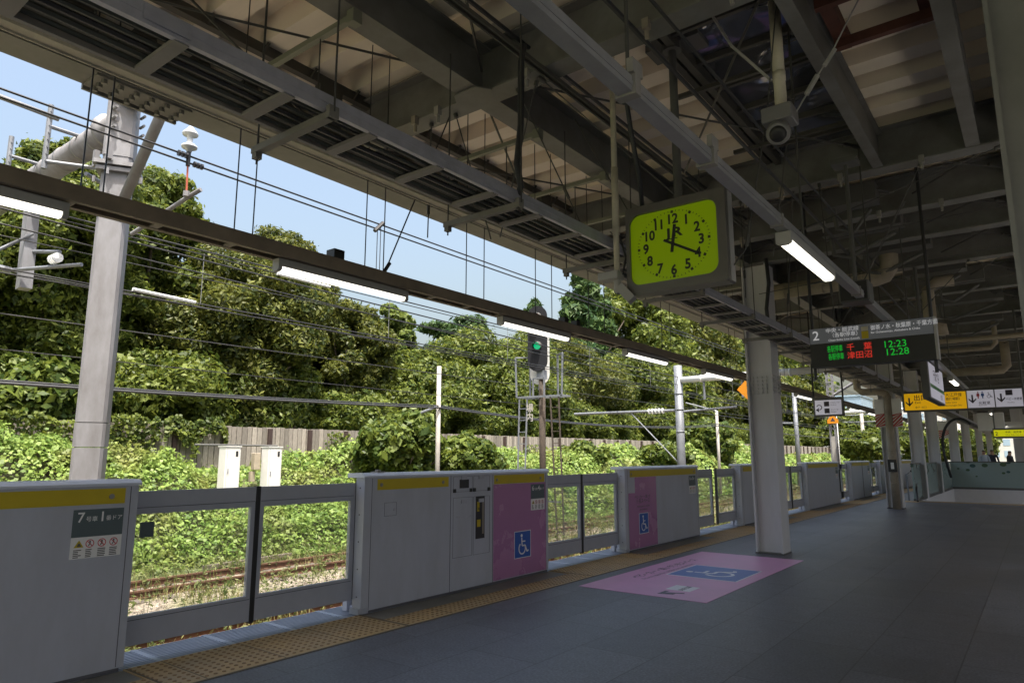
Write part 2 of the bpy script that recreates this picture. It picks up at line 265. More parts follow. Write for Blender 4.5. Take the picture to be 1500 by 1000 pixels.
# ------------------------------------------------------------------ mesh helpers (everything is written in world coordinates)
class MB:
    def __init__(s): s.v = []; s.f = []; s.m = []; s.cm = 0
    def add(s, vs, fs):
        o = len(s.v); s.v.extend([tuple(p) for p in vs]); s.f.extend([tuple(i+o for i in f) for f in fs]); s.m.extend([s.cm]*len(fs)); return s
    def box(s, x0, x1, y0, y1, z0, z1):
        if x0 > x1: x0, x1 = x1, x0
        if y0 > y1: y0, y1 = y1, y0
        if z0 > z1: z0, z1 = z1, z0
        v = [(x0,y0,z0),(x1,y0,z0),(x1,y1,z0),(x0,y1,z0),(x0,y0,z1),(x1,y0,z1),(x1,y1,z1),(x0,y1,z1)]
        return s.add(v, [(3,2,1,0),(4,5,6,7),(0,1,5,4),(1,2,6,5),(2,3,7,6),(3,0,4,7)])
    def bbox(s, x0, x1, y0, y1, z0, z1, b=0.01):
        """box with chamfered vertical edges and top"""
        pl = [(x0+b,y0),(x1-b,y0),(x1,y0+b),(x1,y1-b),(x1-b,y1),(x0+b,y1),(x0,y1-b),(x0,y0+b)]
        cx, cy = (x0+x1)/2, (y0+y1)/2
        def ring(z, k): return [(cx+(x-cx)*(1-k*2*b/(x1-x0)), cy+(y-cy)*(1-k*2*b/(y1-y0)), z) for x, y in pl]
        rings = [ring(z0,1), ring(z0+b,0), ring(z1-b,0), ring(z1,1)]
        v = [p for r in rings for p in r]; f = [tuple(reversed(range(8))), tuple(range(24,32))]
        for k in range(3):
            for i in range(8): f.append((k*8+i, k*8+(i+1)%8, (k+1)*8+(i+1)%8, (k+1)*8+i))
        return s.add(v, f)
    def beam(s, a, b, w, h, up=(0,0,1)):
        """rectangular bar from a to b"""
        a, b = Vector(a), Vector(b); d = (b-a).normalized(); u = Vector(up)
        if abs(d.dot(u)) > 0.98: u = Vector((0,1,0))
        r = d.cross(u).normalized(); u = r.cross(d)
        v = []
        for p in (a, b):
            for i, j in ((-1,-1),(1,-1),(1,1),(-1,1)): v.append(p + r*(w/2*i) + u*(h/2*j))
        return s.add(v, [(0,1,2,3),(7,6,5,4),(1,0,4,5),(2,1,5,6),(3,2,6,7),(0,3,7,4)])
    def tube(s, pts, r, seg=8, cap=True):
        pts = [Vector(p) for p in pts]; rs = r if isinstance(r, (list, tuple)) else [r]*len(pts)
        v = []; f = []; pu = None
        for i, p in enumerate(pts):
            d = (pts[min(i+1, len(pts)-1)] - pts[max(i-1, 0)]).normalized()
            if pu is None: pu = Vector((0,0,1)) if abs(d.z) < 0.95 else Vector((1,0,0))
            a = d.cross(pu).normalized(); b = a.cross(d).normalized(); pu = b
            for k in range(seg):
                t = 2*math.pi*k/seg; v.append(p + (a*math.cos(t)+b*math.sin(t))*rs[i])
        n = len(pts)
        for i in range(n-1):
            for k in range(seg): f.append((i*seg+k, i*seg+(k+1)%seg, (i+1)*seg+(k+1)%seg, (i+1)*seg+k))
        if cap: f.append(tuple(reversed(range(seg)))); f.append(tuple((n-1)*seg+k for k in range(seg)))
        return s.add(v, f)
    def prism(s, poly, o, ux, uy, n, t):
        """polygon poly (2d) placed at o with axes ux, uy, extruded t along n"""
        o, ux, uy, n = Vector(o), Vector(ux), Vector(uy), Vector(n); k = len(poly)
        v = [o+ux*x+uy*y for x, y in poly] + [o+ux*x+uy*y+n*t for x, y in poly]
        f = [tuple(reversed(range(k))), tuple(range(k, 2*k))] + [(i, (i+1)%k, k+(i+1)%k, k+i) for i in range(k)]
        return s.add(v, f)
    def ibx(s, x0, x1, y, zb, h, w, tw=0.012, tf=0.018):
        s.box(x0, x1, y-w/2, y+w/2, zb, zb+tf); s.box(x0, x1, y-w/2, y+w/2, zb+h-tf, zb+h); return s.box(x0, x1, y-tw/2, y+tw/2, zb+tf, zb+h-tf)
    def iby(s, y0, y1, x, zb, h, w, tw=0.012, tf=0.018):
        s.box(x-w/2, x+w/2, y0, y1, zb, zb+tf); s.box(x-w/2, x+w/2, y0, y1, zb+h-tf, zb+h); return s.box(x-tw/2, x+tw/2, y0, y1, zb+tf, zb+h-tf)
    def text(s, body, size, o, ux, uy, align='LEFT', bold=0.0, sx=1.0):
        """o = baseline point, ux = reading direction, uy = up"""
        c = bpy.data.curves.new('t', 'FONT'); c.body = body; c.size = size; c.align_x = align; c.offset = bold*size; c.resolution_u = 3
        ob = bpy.data.objects.new('t', c); COL.objects.link(ob)
        dg = bpy.context.evaluated_depsgraph_get(); me = bpy.data.meshes.new_from_object(ob.evaluated_get(dg))
        o, ux, uy = Vector(o), Vector(ux), Vector(uy)
        s.add([o+ux*(p.co.x*sx)+uy*p.co.y for p in me.vertices], [tuple(p.vertices) for p in me.polygons])
        bpy.data.objects.remove(ob); bpy.data.curves.remove(c); bpy.data.meshes.remove(me); return s
    def build(s, name, m, parent=None, smooth=False):
        me = bpy.data.meshes.new(name); off = Vector((0,0,0))
        p = parent
        while p is not None: off = off + p.location; p = p.parent
        me.from_pydata([tuple(Vector(q)-off) for q in s.v], [], s.f)
        ms = m if isinstance(m, list) else [m]
        for k in ms: me.materials.append(M[k])
        if len(ms) > 1: me.polygons.foreach_set('material_index', s.m)
        if smooth: me.polygons.foreach_set('use_smooth', [True]*len(me.polygons))
        me.update(); ob = bpy.data.objects.new(name, me); COL.objects.link(ob)
        if parent: ob.parent = parent
        return ob

def tag(o, label, cat, group=None):
    o['label'] = label; o['category'] = cat
    if group: o['group'] = group
    return o
def kind(o, k): o['kind'] = k; return o
def thing(name, label, cat, loc=(0,0,0), group=None):
    o = bpy.data.objects.new(name, None); COL.objects.link(o); o.location = loc; o.empty_display_size = 0.2
    return tag(o, label, cat, group)
def tree_copy(o, dx=(0,0,0), label=None, parent=None):
    c = o.copy(); COL.objects.link(c)
    if parent: c.parent = parent
    else: c.location = o.location + Vector(dx)
    if label: c['label'] = label
    for ch in list(o.children): tree_copy(ch, parent=c)
    return c
def one(mb, name, m, label, cat, group=None, smooth=False):
    return tag(mb.build(name, m, None, smooth), label, cat, group)
X, Y, Z = Vector((1,0,0)), Vector((0,1,0)), Vector((0,0,1))

# ------------------------------------------------------------------ setting: platform, tracks, bank
PE = -5.65          # platform edge on the left, the other edge at +2.45
HX0, HX1, HY0, HY1 = -3.42, 0.9, 26.6, 38.0     # stairwell opening
def slab(mb, x0, x1, y0, y1, z=0.0, t=0.25): mb.box(x0, x1, y0, y1, z-t, z)
b = MB()
slab(b, -4.53, 2.45, -6, HY0); slab(b, -4.53, HX0, HY0, HY1); slab(b, HX1, 2.45, HY0, HY1); slab(b, -4.53, 2.45, HY1, 130)
b.box(-5.3, 2.3, -6, 22, -1.25, -0.26)
kind(b.build('platform', 'floor'), 'structure')
b = MB(); b.box(-5.18, -4.53, -6, 130, -0.25, -0.004); kind(b.build('platform_gate_strip', 'strip'), 'structure')
b = MB(); b.cm = 1; b.box(PE, -5.18, -6, 130, -0.25, -0.02); b.cm = 0
for k in range(11): b.box(PE+0.012+k*0.042, PE+0.032+k*0.042, -6, 130, -0.02, -0.004)
y = -5.8
while y < 60: b.box(PE+0.005, -5.185, y, y+0.045, -0.019, -0.002); y += 0.56
kind(b.build('platform_edge', ['grate', 'grated']), 'structure')

GATES = [(-5.8+2.35-0.05, 2.35), ]
UN = [(-0.74, 2.35), (4.44, 7.53), (9.63, 12.5), (14.81, 17.9), (20.06, 23.8), (25.6, 28.8), (30.9, 34.0), (36.1, 39.2), (41.3, 44.4), (46.5, 49.6)]
# tactile paving: a 0.32 m strip in front of the gates, the full width between them
b = MB()
segs = []
prev = -6
for (a, c) in UN:
    if a > prev: b.box(-5.178, -4.53, prev, a, -0.01, 0.003); segs.append((prev, a, -5.178))
    b.box(-4.86, -4.53, a, c, -0.01, 0.003); segs.append((a, c, -4.86)); prev = c
b.box(-4.86, -4.53, prev, 125, -0.01, 0.003)
b.cm = 1
for (y0, y1, xl) in segs:
    if y0 > 22: continue
    nx = int((-4.53-xl)/0.062); dy = 0.062
    y = y0+0.03
    while y < y1-0.02:
        for i in range(nx):
            cx = xl+0.034+i*0.062
            vs = []
            for rr, zz in ((0.0155, 0.003), (0.010, 0.0085)):
                for q in range(6): vs.append((cx+rr*math.cos(q*1.0472), y+rr*math.sin(q*1.0472), zz))
            b.add(vs, [(5,4,3,2,1,0)[::-1] if False else (6,7,8,9,10,11)] + [(q, (q+1)%6, 6+(q+1)%6, 6+q) for q in range(6)])
        y += dy
b.cm = 2
b.box(-4.528, -4.505, -6, 125, -0.01, 0.0035)
for k in range(-12, 60):
    yy = k*0.6+0.2
    b.box(-5.17 if any(s[0] < yy < s[1] and s[2] < -5 for s in segs) else -4.855, -4.535, yy, yy+0.008, 0.0, 0.0042)
for gy in (2.36, 4.415, 7.54, 9.6): b.box(-5.17, -4.52, gy, gy+0.018, 0.0, 0.0052)
M['joint'] = mat('paving_joint', (0.10, 0.08, 0.05), 0.8)
kind(b.build('tactile_paving', ['tact', 'dots', 'joint']), 'structure')
b = MB(); b.box(-3.9, 1.2, 26.0, 26.35, -0.01, 0.004); b.box(-3.9, -3.3, 25.6, 26.0, -0.01, 0.004)
kind(b.build('stair_tactile_paving', ['tact']), 'structure')

def hnoise(x, y, s, seed=0):
    """cheap smooth value noise on arrays"""
    xi = np.floor(x/s); yi = np.floor(y/s); fx = x/s-xi; fy = y/s-yi
    fx = fx*fx*(3-2*fx); fy = fy*fy*(3-2*fy)
    def h(a, b):
        v = np.sin(a*127.1+b*311.7+seed*74.7)*43758.5453; return v-np.floor(v)
    return (h(xi,yi)*(1-fx)+h(xi+1,yi)*fx)*(1-fy)+(h(xi,yi+1)*(1-fx)+h(xi+1,yi+1)*fx)*fy
def terrain(x, y):
    x = np.asarray(x, float); y = np.asarray(y, float)
    foot = -16.3 + 0.9*(hnoise(y, y*0, 6, 3)-0.5) + np.clip((y-18)*0.05, 0, 1.6)
    t = np.clip((foot-x)/4.3, 0, 1); t = t*t*(3-2*t)
    z = -1.22 + t*2.15
    z = z + np.clip((-24-x)*0.03, 0, 3)
    return z + 0.05*(hnoise(x, y, 0.7, 5)-0.5)
def sheet(name, xs, ys, fz, m, k='structure'):
    gx, gy = np.meshgrid(xs, ys, indexing='ij'); gz = fz(gx, gy)
    v = np.stack([gx, gy, gz], -1).reshape(-1, 3); ny = len(ys); nx = len(xs)
    i = np.arange(nx-1)[:, None]*ny+np.arange(ny-1)[None, :]; f = np.stack([i, i+ny, i+ny+1, i+1], -1).reshape(-1, 4)
    me = bpy.data.meshes.new(name); me.from_pydata(v.tolist(), [], f.tolist()); me.materials.append(M[m])
    me.polygons.foreach_set('use_smooth', [True]*len(f)); ob = bpy.data.objects.new(name, me); COL.objects.link(ob); return kind(ob, k)
sheet('track_bed', np.linspace(-15.6, -5.3, 70), np.linspace(-10, 140, 500), lambda x, y: -1.25+0.05*(hnoise(x, y, 0.4, 1)-0.5)+0.03*(hnoise(x, y, 0.15, 2)-0.5), 'ballast')
sheet('bank_ground', np.concatenate([np.linspace(-60, -24, 12), np.linspace(-23.5, -15.5, 40)]), np.linspace(-15, 160, 350), terrain, 'soil')
b = MB(); b.box(-2500, 2500, -2500, 2500, -1.6, -1.45); kind(b.build('ground', 'ground'), 'structure')
b = MB(); b.box(2.3, 6.3, -10, 130, -1.35, -1.24); kind(b.build('south_bounce_bed', 'conc'), 'structure')  # unseen track side ground, made pale to bounce sunlight up under the roof

def track(xc, label, y0=-8, y1=120, grp='railway tracks'):
    t = thing('railway_track', label, 'railway track', (xc, 0, -1.25), grp)
    for sx in (-0.56, 0.56):
        r = MB(); x = xc+sx
        r.box(x-0.065, x+0.065, y0, y1, -1.245, -1.228); r.box(x-0.009, x+0.009, y0, y1, -1.228, -1.13); r.box(x-0.034, x+0.034, y0, y1, -1.13, -1.095)
        y = y0
        while y < 45:
            r.box(x-0.11, x+0.11, y-0.06, y+0.06, -1.236, -1.205); y += 0.6
        r.build('rail', 'rail', t)
    s = MB(); y = y0
    while y < y1: s.box(xc-1.05, xc+1.05, y-0.11, y+0.11, -1.32, -1.232); y += 0.6
    kk = s.build('sleepers', 'sleeper', t); return t
track(-7.15, 'railway track hidden against the platform edge just below the gates')
track(-10.9, 'rusty railway track glimpsed under the gate doors beyond the platform edge')
track(-14.62, 'overgrown rusty railway track seen through the gate glass below the green bank')

# ------------------------------------------------------------------ canopy roof
XR = 3.75  # unseen right roof edge, placed by how much light it lets in
cn = thing('canopy_roof', 'dark steel platform canopy with ribbed pale deck covering the whole platform', 'canopy', (-1.6, 0, 4.5))
d = MB(); y = -6.0; prof = []
while y < 118:
    prof += [(y, 5.0), (y+0.22, 5.0), (y+0.25, 5.19), (y+0.47, 5.19)]; y += 0.5
vs = []; fs = []
for i, (py, pz) in enumerate(prof): vs += [(-5.95, py, pz), (XR, py, pz)]
for i in range(len(prof)-1): fs.append((2*i, 2*i+2, 2*i+3, 2*i+1))
d.add(vs, fs); n0 = len(vs); d.add([(x, yy, z+0.02) for x, yy, z in vs], [tuple(reversed(f)) for f in fs]); d.build('roof_deck', 'deck', cn)
for xe, sgn in ((-5.9, 1), (XR-0.05, -1)):
    e = MB(); e.box(xe, xe+0.30*sgn, -6, 118, 4.44, 4.46); e.box(xe, xe+0.015*sgn, -6, 118, 4.46, 4.96); e.box(xe, xe+0.16*sgn, -6, 118, 4.96, 4.985); e.box(xe, xe+0.012*sgn, -6, 118, 4.985, 5.19)
    if sgn == 1:
        e.box(-5.925, -5.90, 1.95, 2.72, 4.40, 4.80); e.box(-5.88, -5.62, 1.95, 2.72, 4.42, 4.44)
        for i in range(6):
            for x_ in (-5.84, -5.75, -5.66):
                e.tube([(x_, 2.02+i*0.125, 4.385), (x_, 2.02+i*0.125, 4.42)], 0.024, 6)
    e.build('edge_girder', 'edge', cn)
TB = [-1.6, 0.4, 4.22, 8.0, 9.55, 10.9, 12.65, 15.1, 17.8, 20.4, 22.3, 25, 27.7, 30.5, 33.5, 36.5, 39.5, 42.5, 45.5, 49, 53, 57, 62, 67, 72, 78, 84, 90, 97, 104, 111]
for yb in TB:
    h = 0.46
    t = MB(); t.ibx(-5.6, XR-0.3, yb, 4.5, h, 0.21); t.build('transverse_beam', 'steel', cn)
def brokeny(mb, x, zb, h, w, y0=-5.9, y1=112):
    ys = [y0]+[q for q in TB if y0 < q < y1]+[y1]
    for a, c in zip(ys[:-1], ys[1:]): mb.iby(a+0.008, c-0.008, x, zb, h, w)
lo = MB(); brokeny(lo, -3.56, 4.503, 0.44, 0.215); lo.build('main_beam', 'steel', cn)
lo = MB(); brokeny(lo, -1.09, 4.51, 0.42, 0.10, 0.42, 8.0); lo.build('longitudinal_beam', 'steel', cn)
lo = MB(); brokeny(lo, -0.24, 4.51, 0.42, 0.12, 0.42, 8.0); lo.build('longitudinal_beam', 'steel', cn)
lo = MB(); brokeny(lo, 0.19, 4.505, 0.44, 0.215); lo.build('main_beam', 'steel', cn)
for xp, w in ((-5.06, 0.07), (-2.25, 0.06), (1.3, 0.08)):
    p = MB(); p.box(xp-w/2, xp+w/2, -5.9, 112, 4.90, 4.995)
    y = -5.5
    while y < 30:
        p.beam((xp+0.03, y, 4.9), (xp+0.09, y+0.02, 4.99), 0.02, 0.02); y += 0.5
    p.build('purlin', 'purlin', cn)
# red oxide trimmers above the right hand bay
rr = MB(); rr.box(-1.03, -0.31, 5.74, 5.80, 4.78, 4.86); rr.box(-1.03, -0.31, 5.1, 5.16, 4.78, 4.86); rr.box(-1.03, -0.93, 5.2, 5.95, 4.861, 4.98); rr.box(-0.41, -0.31, 5.2, 5.95, 4.861, 4.98); rr.build('trimmer', 'rust', cn)
# bracing rods
br = MB()
for k in range(len(TB)-1):
    a, c = TB[k]+0.15, TB[k+1]-0.15
    if a > 30: break
    for (x0, x1) in ((-5.5, -3.68), (-3.44, -1.15), (-0.95, 0.05)):
        if x1 > -1 and a < 8: continue
        br.tube([(x0, a, 4.72), ((x0+x1)/2, (a+c)/2, 4.70), (x1, c, 4.72)], 0.011, 5); br.tube([(x1, a, 4.66), ((x0+x1)/2, (a+c)/2, 4.65), (x0, c, 4.66)], 0.011, 5)
        br.tube([(x1-0.05, c-0.08, 4.72), (x1-0.2, c-0.3, 4.718)], 0.022, 6)
br.build('bracing_rods', 'rod', cn)
for yy in (3.6, 7.2, 10.4):
    st = MB(); st.box(-5.10, -5.02, yy, yy+0.26, 4.3, 4.90); st.build('hanging_plate', 'purlin', cn)
# gusset plates where the beams meet
gp = MB()
for yb in TB[2:4]:
    for x in (-3.56,): gp.prism([(-0.2,0),(0.2,0),(0.12,0.1),(-0.12,0.1)], (x, yb-0.112, 4.484), X, Y, Z, 0.014); gp.prism([(-0.2,0),(0.2,0),(0.12,-0.12),(-0.12,-0.12)], (x, yb-0.108, 4.484), X, Y, Z, 0.014)
gp.build('gusset_plates', 'steel', cn)

for xc, zc in ((-2.85, 4.46),):
    ch = MB(); ch.box(xc-0.03, xc-0.018, -4, 8.9, zc, zc+0.035); ch.box(xc+0.018, xc+0.03, -4, 8.9, zc, zc+0.035); ch.box(xc-0.018, xc+0.018, -4, 8.9, zc+0.025, zc+0.035); ch.build('service_channel', 'purlin', cn)
cd = MB()
for xc, zc, rr_ in ((-3.05, 4.8, 0.018), (-2.0, 4.44, 0.02), (-1.75, 4.42, 0.014)):
    cd.tube([(xc+0.01*math.sin(k*1.7), -4+k*1.5, zc+0.012*math.sin(k*2.3)) for k in range(26)], rr_, 6)
cd.build('conduits', 'cable', cn)
cd = MB()
for yb in (8.16, 9.7, 11.06, 12.8, 15.26, 17.96, 20.56):
    for k in range(4): cd.tube([(xx_, yb+k*0.035, 4.60+k*0.05+0.03*math.sin(xx_*2.2+yb+k)) for xx_ in [-3.4+i*0.25 for i in range(15)]], 0.013, 5)
cd.build('beam_cables', 'cable', cn)
fl = MB()
for yb, x0_, x1_ in ((9.0, -1.9, -1.3), (10.2, -2.2, -1.2), (11.5, -2.0, -1.0), (13.4, -1.6, -0.7), (14.4, -1.3, -0.5), (16.4, -1.5, -0.3), (19, -1.4, -0.4)):
    fl.box(x0_, x1_, yb, yb+0.3, 4.56, 4.80); fl.tube([(x0_+0.1, yb+0.1, 4.56), (x0_+0.12, yb+0.12, 4.3), (x0_+0.3, yb+0.2, 4.25), (x1_-0.1, yb+0.2, 4.5)], 0.03, 6)
fl.build('fittings_boxes', 'dgrey', cn)

# unistruts carrying the outer duct
US = [1.3, 2.75, 4.95, 6.2, 7.4, 9.0, 10.5, 12.0]
for k, yy in enumerate(US):
    u = thing('strut_hanger', 'green grey strut channel bolted under the main beam holding up the cream cable duct', 'strut', (-3.6, yy, 4.4), 'strut channels carrying the outer cable duct')
    s = MB(); s.box(-4.7, -3.46, yy-0.022, yy+0.022, 4.436, 4.478); s.box(-3.52, -3.45, yy-0.04, yy+0.04, 4.40, 4.497); s.build('channel', 'strut', u)
    s = MB(); s.tube([(-3.86, yy, 3.61), (-3.86, yy, 4.44)], 0.006, 5); s.build('hanger_rod', 'rod', u)
# long inclined struts from tray to main beam
# ------------------------------------------------------------------ cable tray
ct = thing('cable_tray', 'long aluminium ladder tray full of black cables hung under the canopy', 'cable tray', (-2.95, 0, 3.2))
def tz(y): return 3.115+0.04*min(max((y-0.8)/3.0, 0), 1)*1.0+0.02*min(max((y-3.5)/2, 0), 1)
TX0, TX1 = -3.17, -2.76
r1 = MB()
r1.box(TX1-0.010, TX1, -5, 60, 3.222, 3.298); r1.box(TX1-0.03, TX1, -5, 60, 3.212, 3.222); r1.box(TX1-0.03, TX1, -5, 60, 3.298, 3.306); r1.box(TX1, TX1+0.003, -5, 60, 3.255, 3.266)
for yy in (1.1, 3.3, 5.5, 7.7, 9.9): r1.box(TX1+0.003, TX1+0.010, yy, yy+0.2, 3.228, 3.292)
r1.build('side_rail', 'alu', ct)
r2 = MB(); r2.box(TX0, TX0+0.012, -5, 60, 3.222, 3.298); r2.box(TX0, TX0+0.025, -5, 60, 3.212, 3.222); r2.build('side_rail', 'alud', ct)
yy = -4.7
while yy < 40: MB().box(TX0+0.013, TX1-0.013, yy, yy+0.065, 3.206, 3.226).build('rung', 'alud', ct); yy += 0.54
for k in range(11):
    c = MB(); x = TX0+0.035+k*0.034; pts = []
    for i in range(90): pts.append((x+R.uniform(-0.006, 0.006), -5+i*0.72, 3.24+R.uniform(-0.003, 0.012)+(0.018 if k % 2 else 0)))
    c.tube(pts, R.choice([0.012, 0.015, 0.018]), 6); c.build('cable', R.choice(['cable', 'cablegr', 'cable']), ct)
for i, yy in enumerate((-1.2, 0.42, 2.04, 3.65, 5.3, 6.95, 8.6, 10.25, 11.9, 13.5, 15.2, 16.8, 18.4, 20)):
    a = MB(); a.box(-3.44, -2.73, yy-0.022, yy+0.022, 3.165, 3.205); a.box(-3.43, -3.39, yy-0.02, yy+0.02, 3.13, 3.165); a.box(-2.745, -2.715, yy-0.03, yy+0.03, 3.165, 3.23); a.build('bracket_arm', 'edge', ct)
    a = MB(); a.tube([(-2.715, yy, 3.2), (-2.715, yy, 4.99)], 0.006, 5); a.tube([(-3.41, yy, 3.10), (-3.41, yy, 4.6)], 0.006, 5); a.build('hanger_rod', 'rod', ct)
dc = MB(); dc.box(-3.90, -3.82, -5, 60, 3.555, 3.615); dc.box(-3.905, -3.895, -5, 60, 3.545, 3.565)
one(dc, 'cable_duct', 'cream', 'narrow cream cable duct running along the outer side of the cable tray', 'cable duct')

# ------------------------------------------------------------------ lighting rail with lamps above the yellow line
LX = -4.32
lr = thing('lighting_rail', 'brown steel channel rail hung on thin wires above the platform gates', 'lighting rail', (LX, 0, 2.95))
s = MB()
s.box(LX+0.075, LX+0.085, -4, 60, 2.885, 2.985); s.box(LX-0.085, LX-0.075, -4, 60, 2.885, 2.985); s.box(LX+0.045, LX+0.0745, -4, 60, 2.885, 2.893); s.box(LX-0.0745, LX-0.045, -4, 60, 2.885, 2.893); s.box(LX-0.0745, LX+0.0745, -4, 60, 2.972, 2.98)
s.build('channel', 'railb', lr)
s = MB(); yy = -3.6
while yy < 50: s.box(LX-0.074, LX+0.074, yy, yy+0.05, 2.888, 2.90); yy += 0.5
s.build('cross_pieces', 'railr', lr)
for y0, y1 in ((0.3, 0.44), (1.46, 1.58), (2.42, 2.56), (3.58, 3.78), (4.84, 5.11), (6.0, 6.32), (7.13, 7.52), (9.2, 9.5), (12, 12.3), (15, 15.3), (18, 18.3)):
    w = MB()
    for yy in (y0, y1): w.tube([(LX+0.05, yy, 2.98), (LX+0.05, yy, 4.98)], 0.005, 5)
    w.build('suspension_wires', 'wire', lr)
w = MB(); w.tube([(LX, 3.84, 3.0), (LX+0.35, 4.25, 4.5)], 0.0065, 5); w.tube([(LX, 3.82, 2.985), (LX+0.03, 3.87, 3.09)], 0.018, 6); w.build('suspension_wires', 'wire', lr)
w = MB(); w.box(LX-0.05, LX+0.05, 3.27, 3.37, 2.985, 3.07); w.build('junction_box', 'black', lr)
w = MB(); w.box(LX-0.04, LX+0.04, 6.6, 6.68, 2.985, 3.06); w.box(LX-0.04, LX+0.04, 6.86, 6.94, 2.985, 3.06); w.build('junction_box', 'black', lr)
def lamp(y, x, z, label, grp, L=1.30, w=0.08):
    t = thing('fluorescent_lamp', label, 'strip light', (x, y, z), grp)
    h = MB(); h.box(x-w/2, x+w/2, y, y+L, z-0.062, z-0.004); h.prism([(-w/2,0),(w/2,0),(w/2,-0.02),(w/4,-0.034),(-w/4,-0.034),(-w/2,-0.02)], (x, y, z-0.062), X, Z, Y, 0.03); h.prism([(-w/2,0),(w/2,0),(w/2,-0.02),(w/4,-0.034),(-w/4,-0.034),(-w/2,-0.02)], (x, y+L-0.03, z-0.062), X, Z, Y, 0.03)
    h.build('housing', 'lampb', t)
    q = MB(); q.prism([(-w/2+0.004,0),(w/2-0.004,0),(w/2-0.010,-0.016),(w/4,-0.030),(-w/4,-0.030),(-w/2+0.010,-0.016)], (x, y+0.032, z-0.063), X, Z, Y, L-0.064); q.build('tube', 'tube', t)
    return t
ll = ['strip light at the far left end of the brown rail, above the nearest gate', 'strip light on the brown rail between the mast and the signal', 'strip light on the brown rail in front of the railway signal',
      'strip light on the brown rail below the hanging clock', 'fourth strip light of the brown rail, just short of the first white column']
lp = lamp(0.12, LX, 2.884, ll[0], 'strip lights on the rail above the gates')
for i, yy in enumerate((2.79, 5.43, 8.13, 10.85)): tree_copy(lp, (0, yy-0.12, 0), ll[i+1])
for i in range(10): tree_copy(lp, (0, 13.55+i*2.7-0.12, 0), 'small distant strip light on the brown rail beyond the first white column')

# ------------------------------------------------------------------ lamp duct in the middle of the platform
ld = thing('lamp_duct', 'grey square duct crossing high above the platform with strip lights under it', 'lamp duct', (-1.25, 0, 2.98))
s = MB(); s.box(-1.285, -1.215, -4, 9.9, 2.965, 3.035); s.box(-1.2149, -1.2115, -4, 9.9, 2.99, 3.01); s.box(-1.285, -1.215, 10.3, 24, 2.965, 3.035); s.build('duct', 'ductg', ld)
for yy in (2.42, 3.3): s = MB(); s.box(-1.30, -1.20, yy, yy+0.05, 2.955, 3.045); s.box(-1.23, -1.20, yy-0.02, yy+0.07, 3.045, 3.11); s.build('clamp', 'alud', ld)
for yy in (4.52, 7, 11, 13): s = MB(); s.box(-1.293, -1.207, yy, yy+0.035, 2.958, 3.042); s.build('clamp', 'alud', ld)
for yy in (2.45, 5.2, 7.8, 10.4, 13, 15.6): s = MB(); s.tube([(-1.25, yy, 3.04), (-1.25, yy, 4.95)], 0.009, 5); s.build('hanger_rod', 'rod', ld)
dl = lamp(4.66, -1.25, 2.962, 'bright strip light under the ceiling duct beside the clock, nearest of its row', 'strip lights under the middle duct', 1.28, 0.10)
tree_copy(dl, (0, 5.35, 0), 'strip light end glowing at the lower corner of the departure board')
for i in range(8): tree_copy(dl, (0, 10.7+i*4.2, 0), 'tiny far strip light in the middle row beyond the departure board')

# ------------------------------------------------------------------ columns
def column(x, y, zt, label, name='steel_column', base=0.0, parts=True, grp='white steel columns along the platform', mt='colw'):
    t = thing(name, label, 'column', (x, y, base), grp)
    s = MB(); s.box(x-0.2, x-0.172, y-0.19, y+0.19, base, zt); s.box(x+0.172, x+0.2, y-0.19, y+0.19, base, zt); s.box(x-0.172, x+0.172, y-0.09, y-0.07, base, zt); s.build('shaft', mt, t)
    if parts:
        s = MB()
        for z0 in (2.44, 2.50, 2.56, 2.62, 2.68):
            for dx in (-0.14, -0.07, 0, 0.07, 0.14): s.tube([(x+dx, y-0.09, z0), (x+dx, y-0.115, z0)], 0.021, 6)
            for dy in (-0.14, -0.08, 0.08, 0.14): s.tube([(x+0.2, y+dy, z0), (x+0.225, y+dy, z0)], 0.021, 6); s.tube([(x-0.2, y+dy, z0), (x-0.218, y+dy, z0)], 0.016, 6)
        s.build('splice_bolts', 'colw', t)
        s = MB(); s.box(x-0.21, x+0.21, y-0.20, y+0.20, base, base+0.02); s.build('base_plate', 'dgrey', t)
    return t
column(-3.4, 11.0, 4.49, 'wide white riveted column beside the pink wheelchair floor marking')
column(-3.43, 22.4, 4.49, 'second white column, with red and white striped boards and a pipe down its middle')
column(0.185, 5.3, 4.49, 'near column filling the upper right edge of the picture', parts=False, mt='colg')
column(0.185, 16.7, 4.49, 'column on the far side of the platform behind the near right column', parts=False)
for i, yy in enumerate((28.3, 33.0, 41.5, 49, 60, 72)): column(-3.5, yy, 4.49, ['white column standing behind the left wall of the stairwell', 'white column behind the yellow exit sign', 'white column with the arched black cable beside it'][i] if i < 3 else 'distant white column beyond the stairwell', parts=False)
for i, yy in enumerate((43.5, 52, 63)): column(-0.9, yy, 4.49, 'distant column of the middle row beyond the stairwell', parts=False)

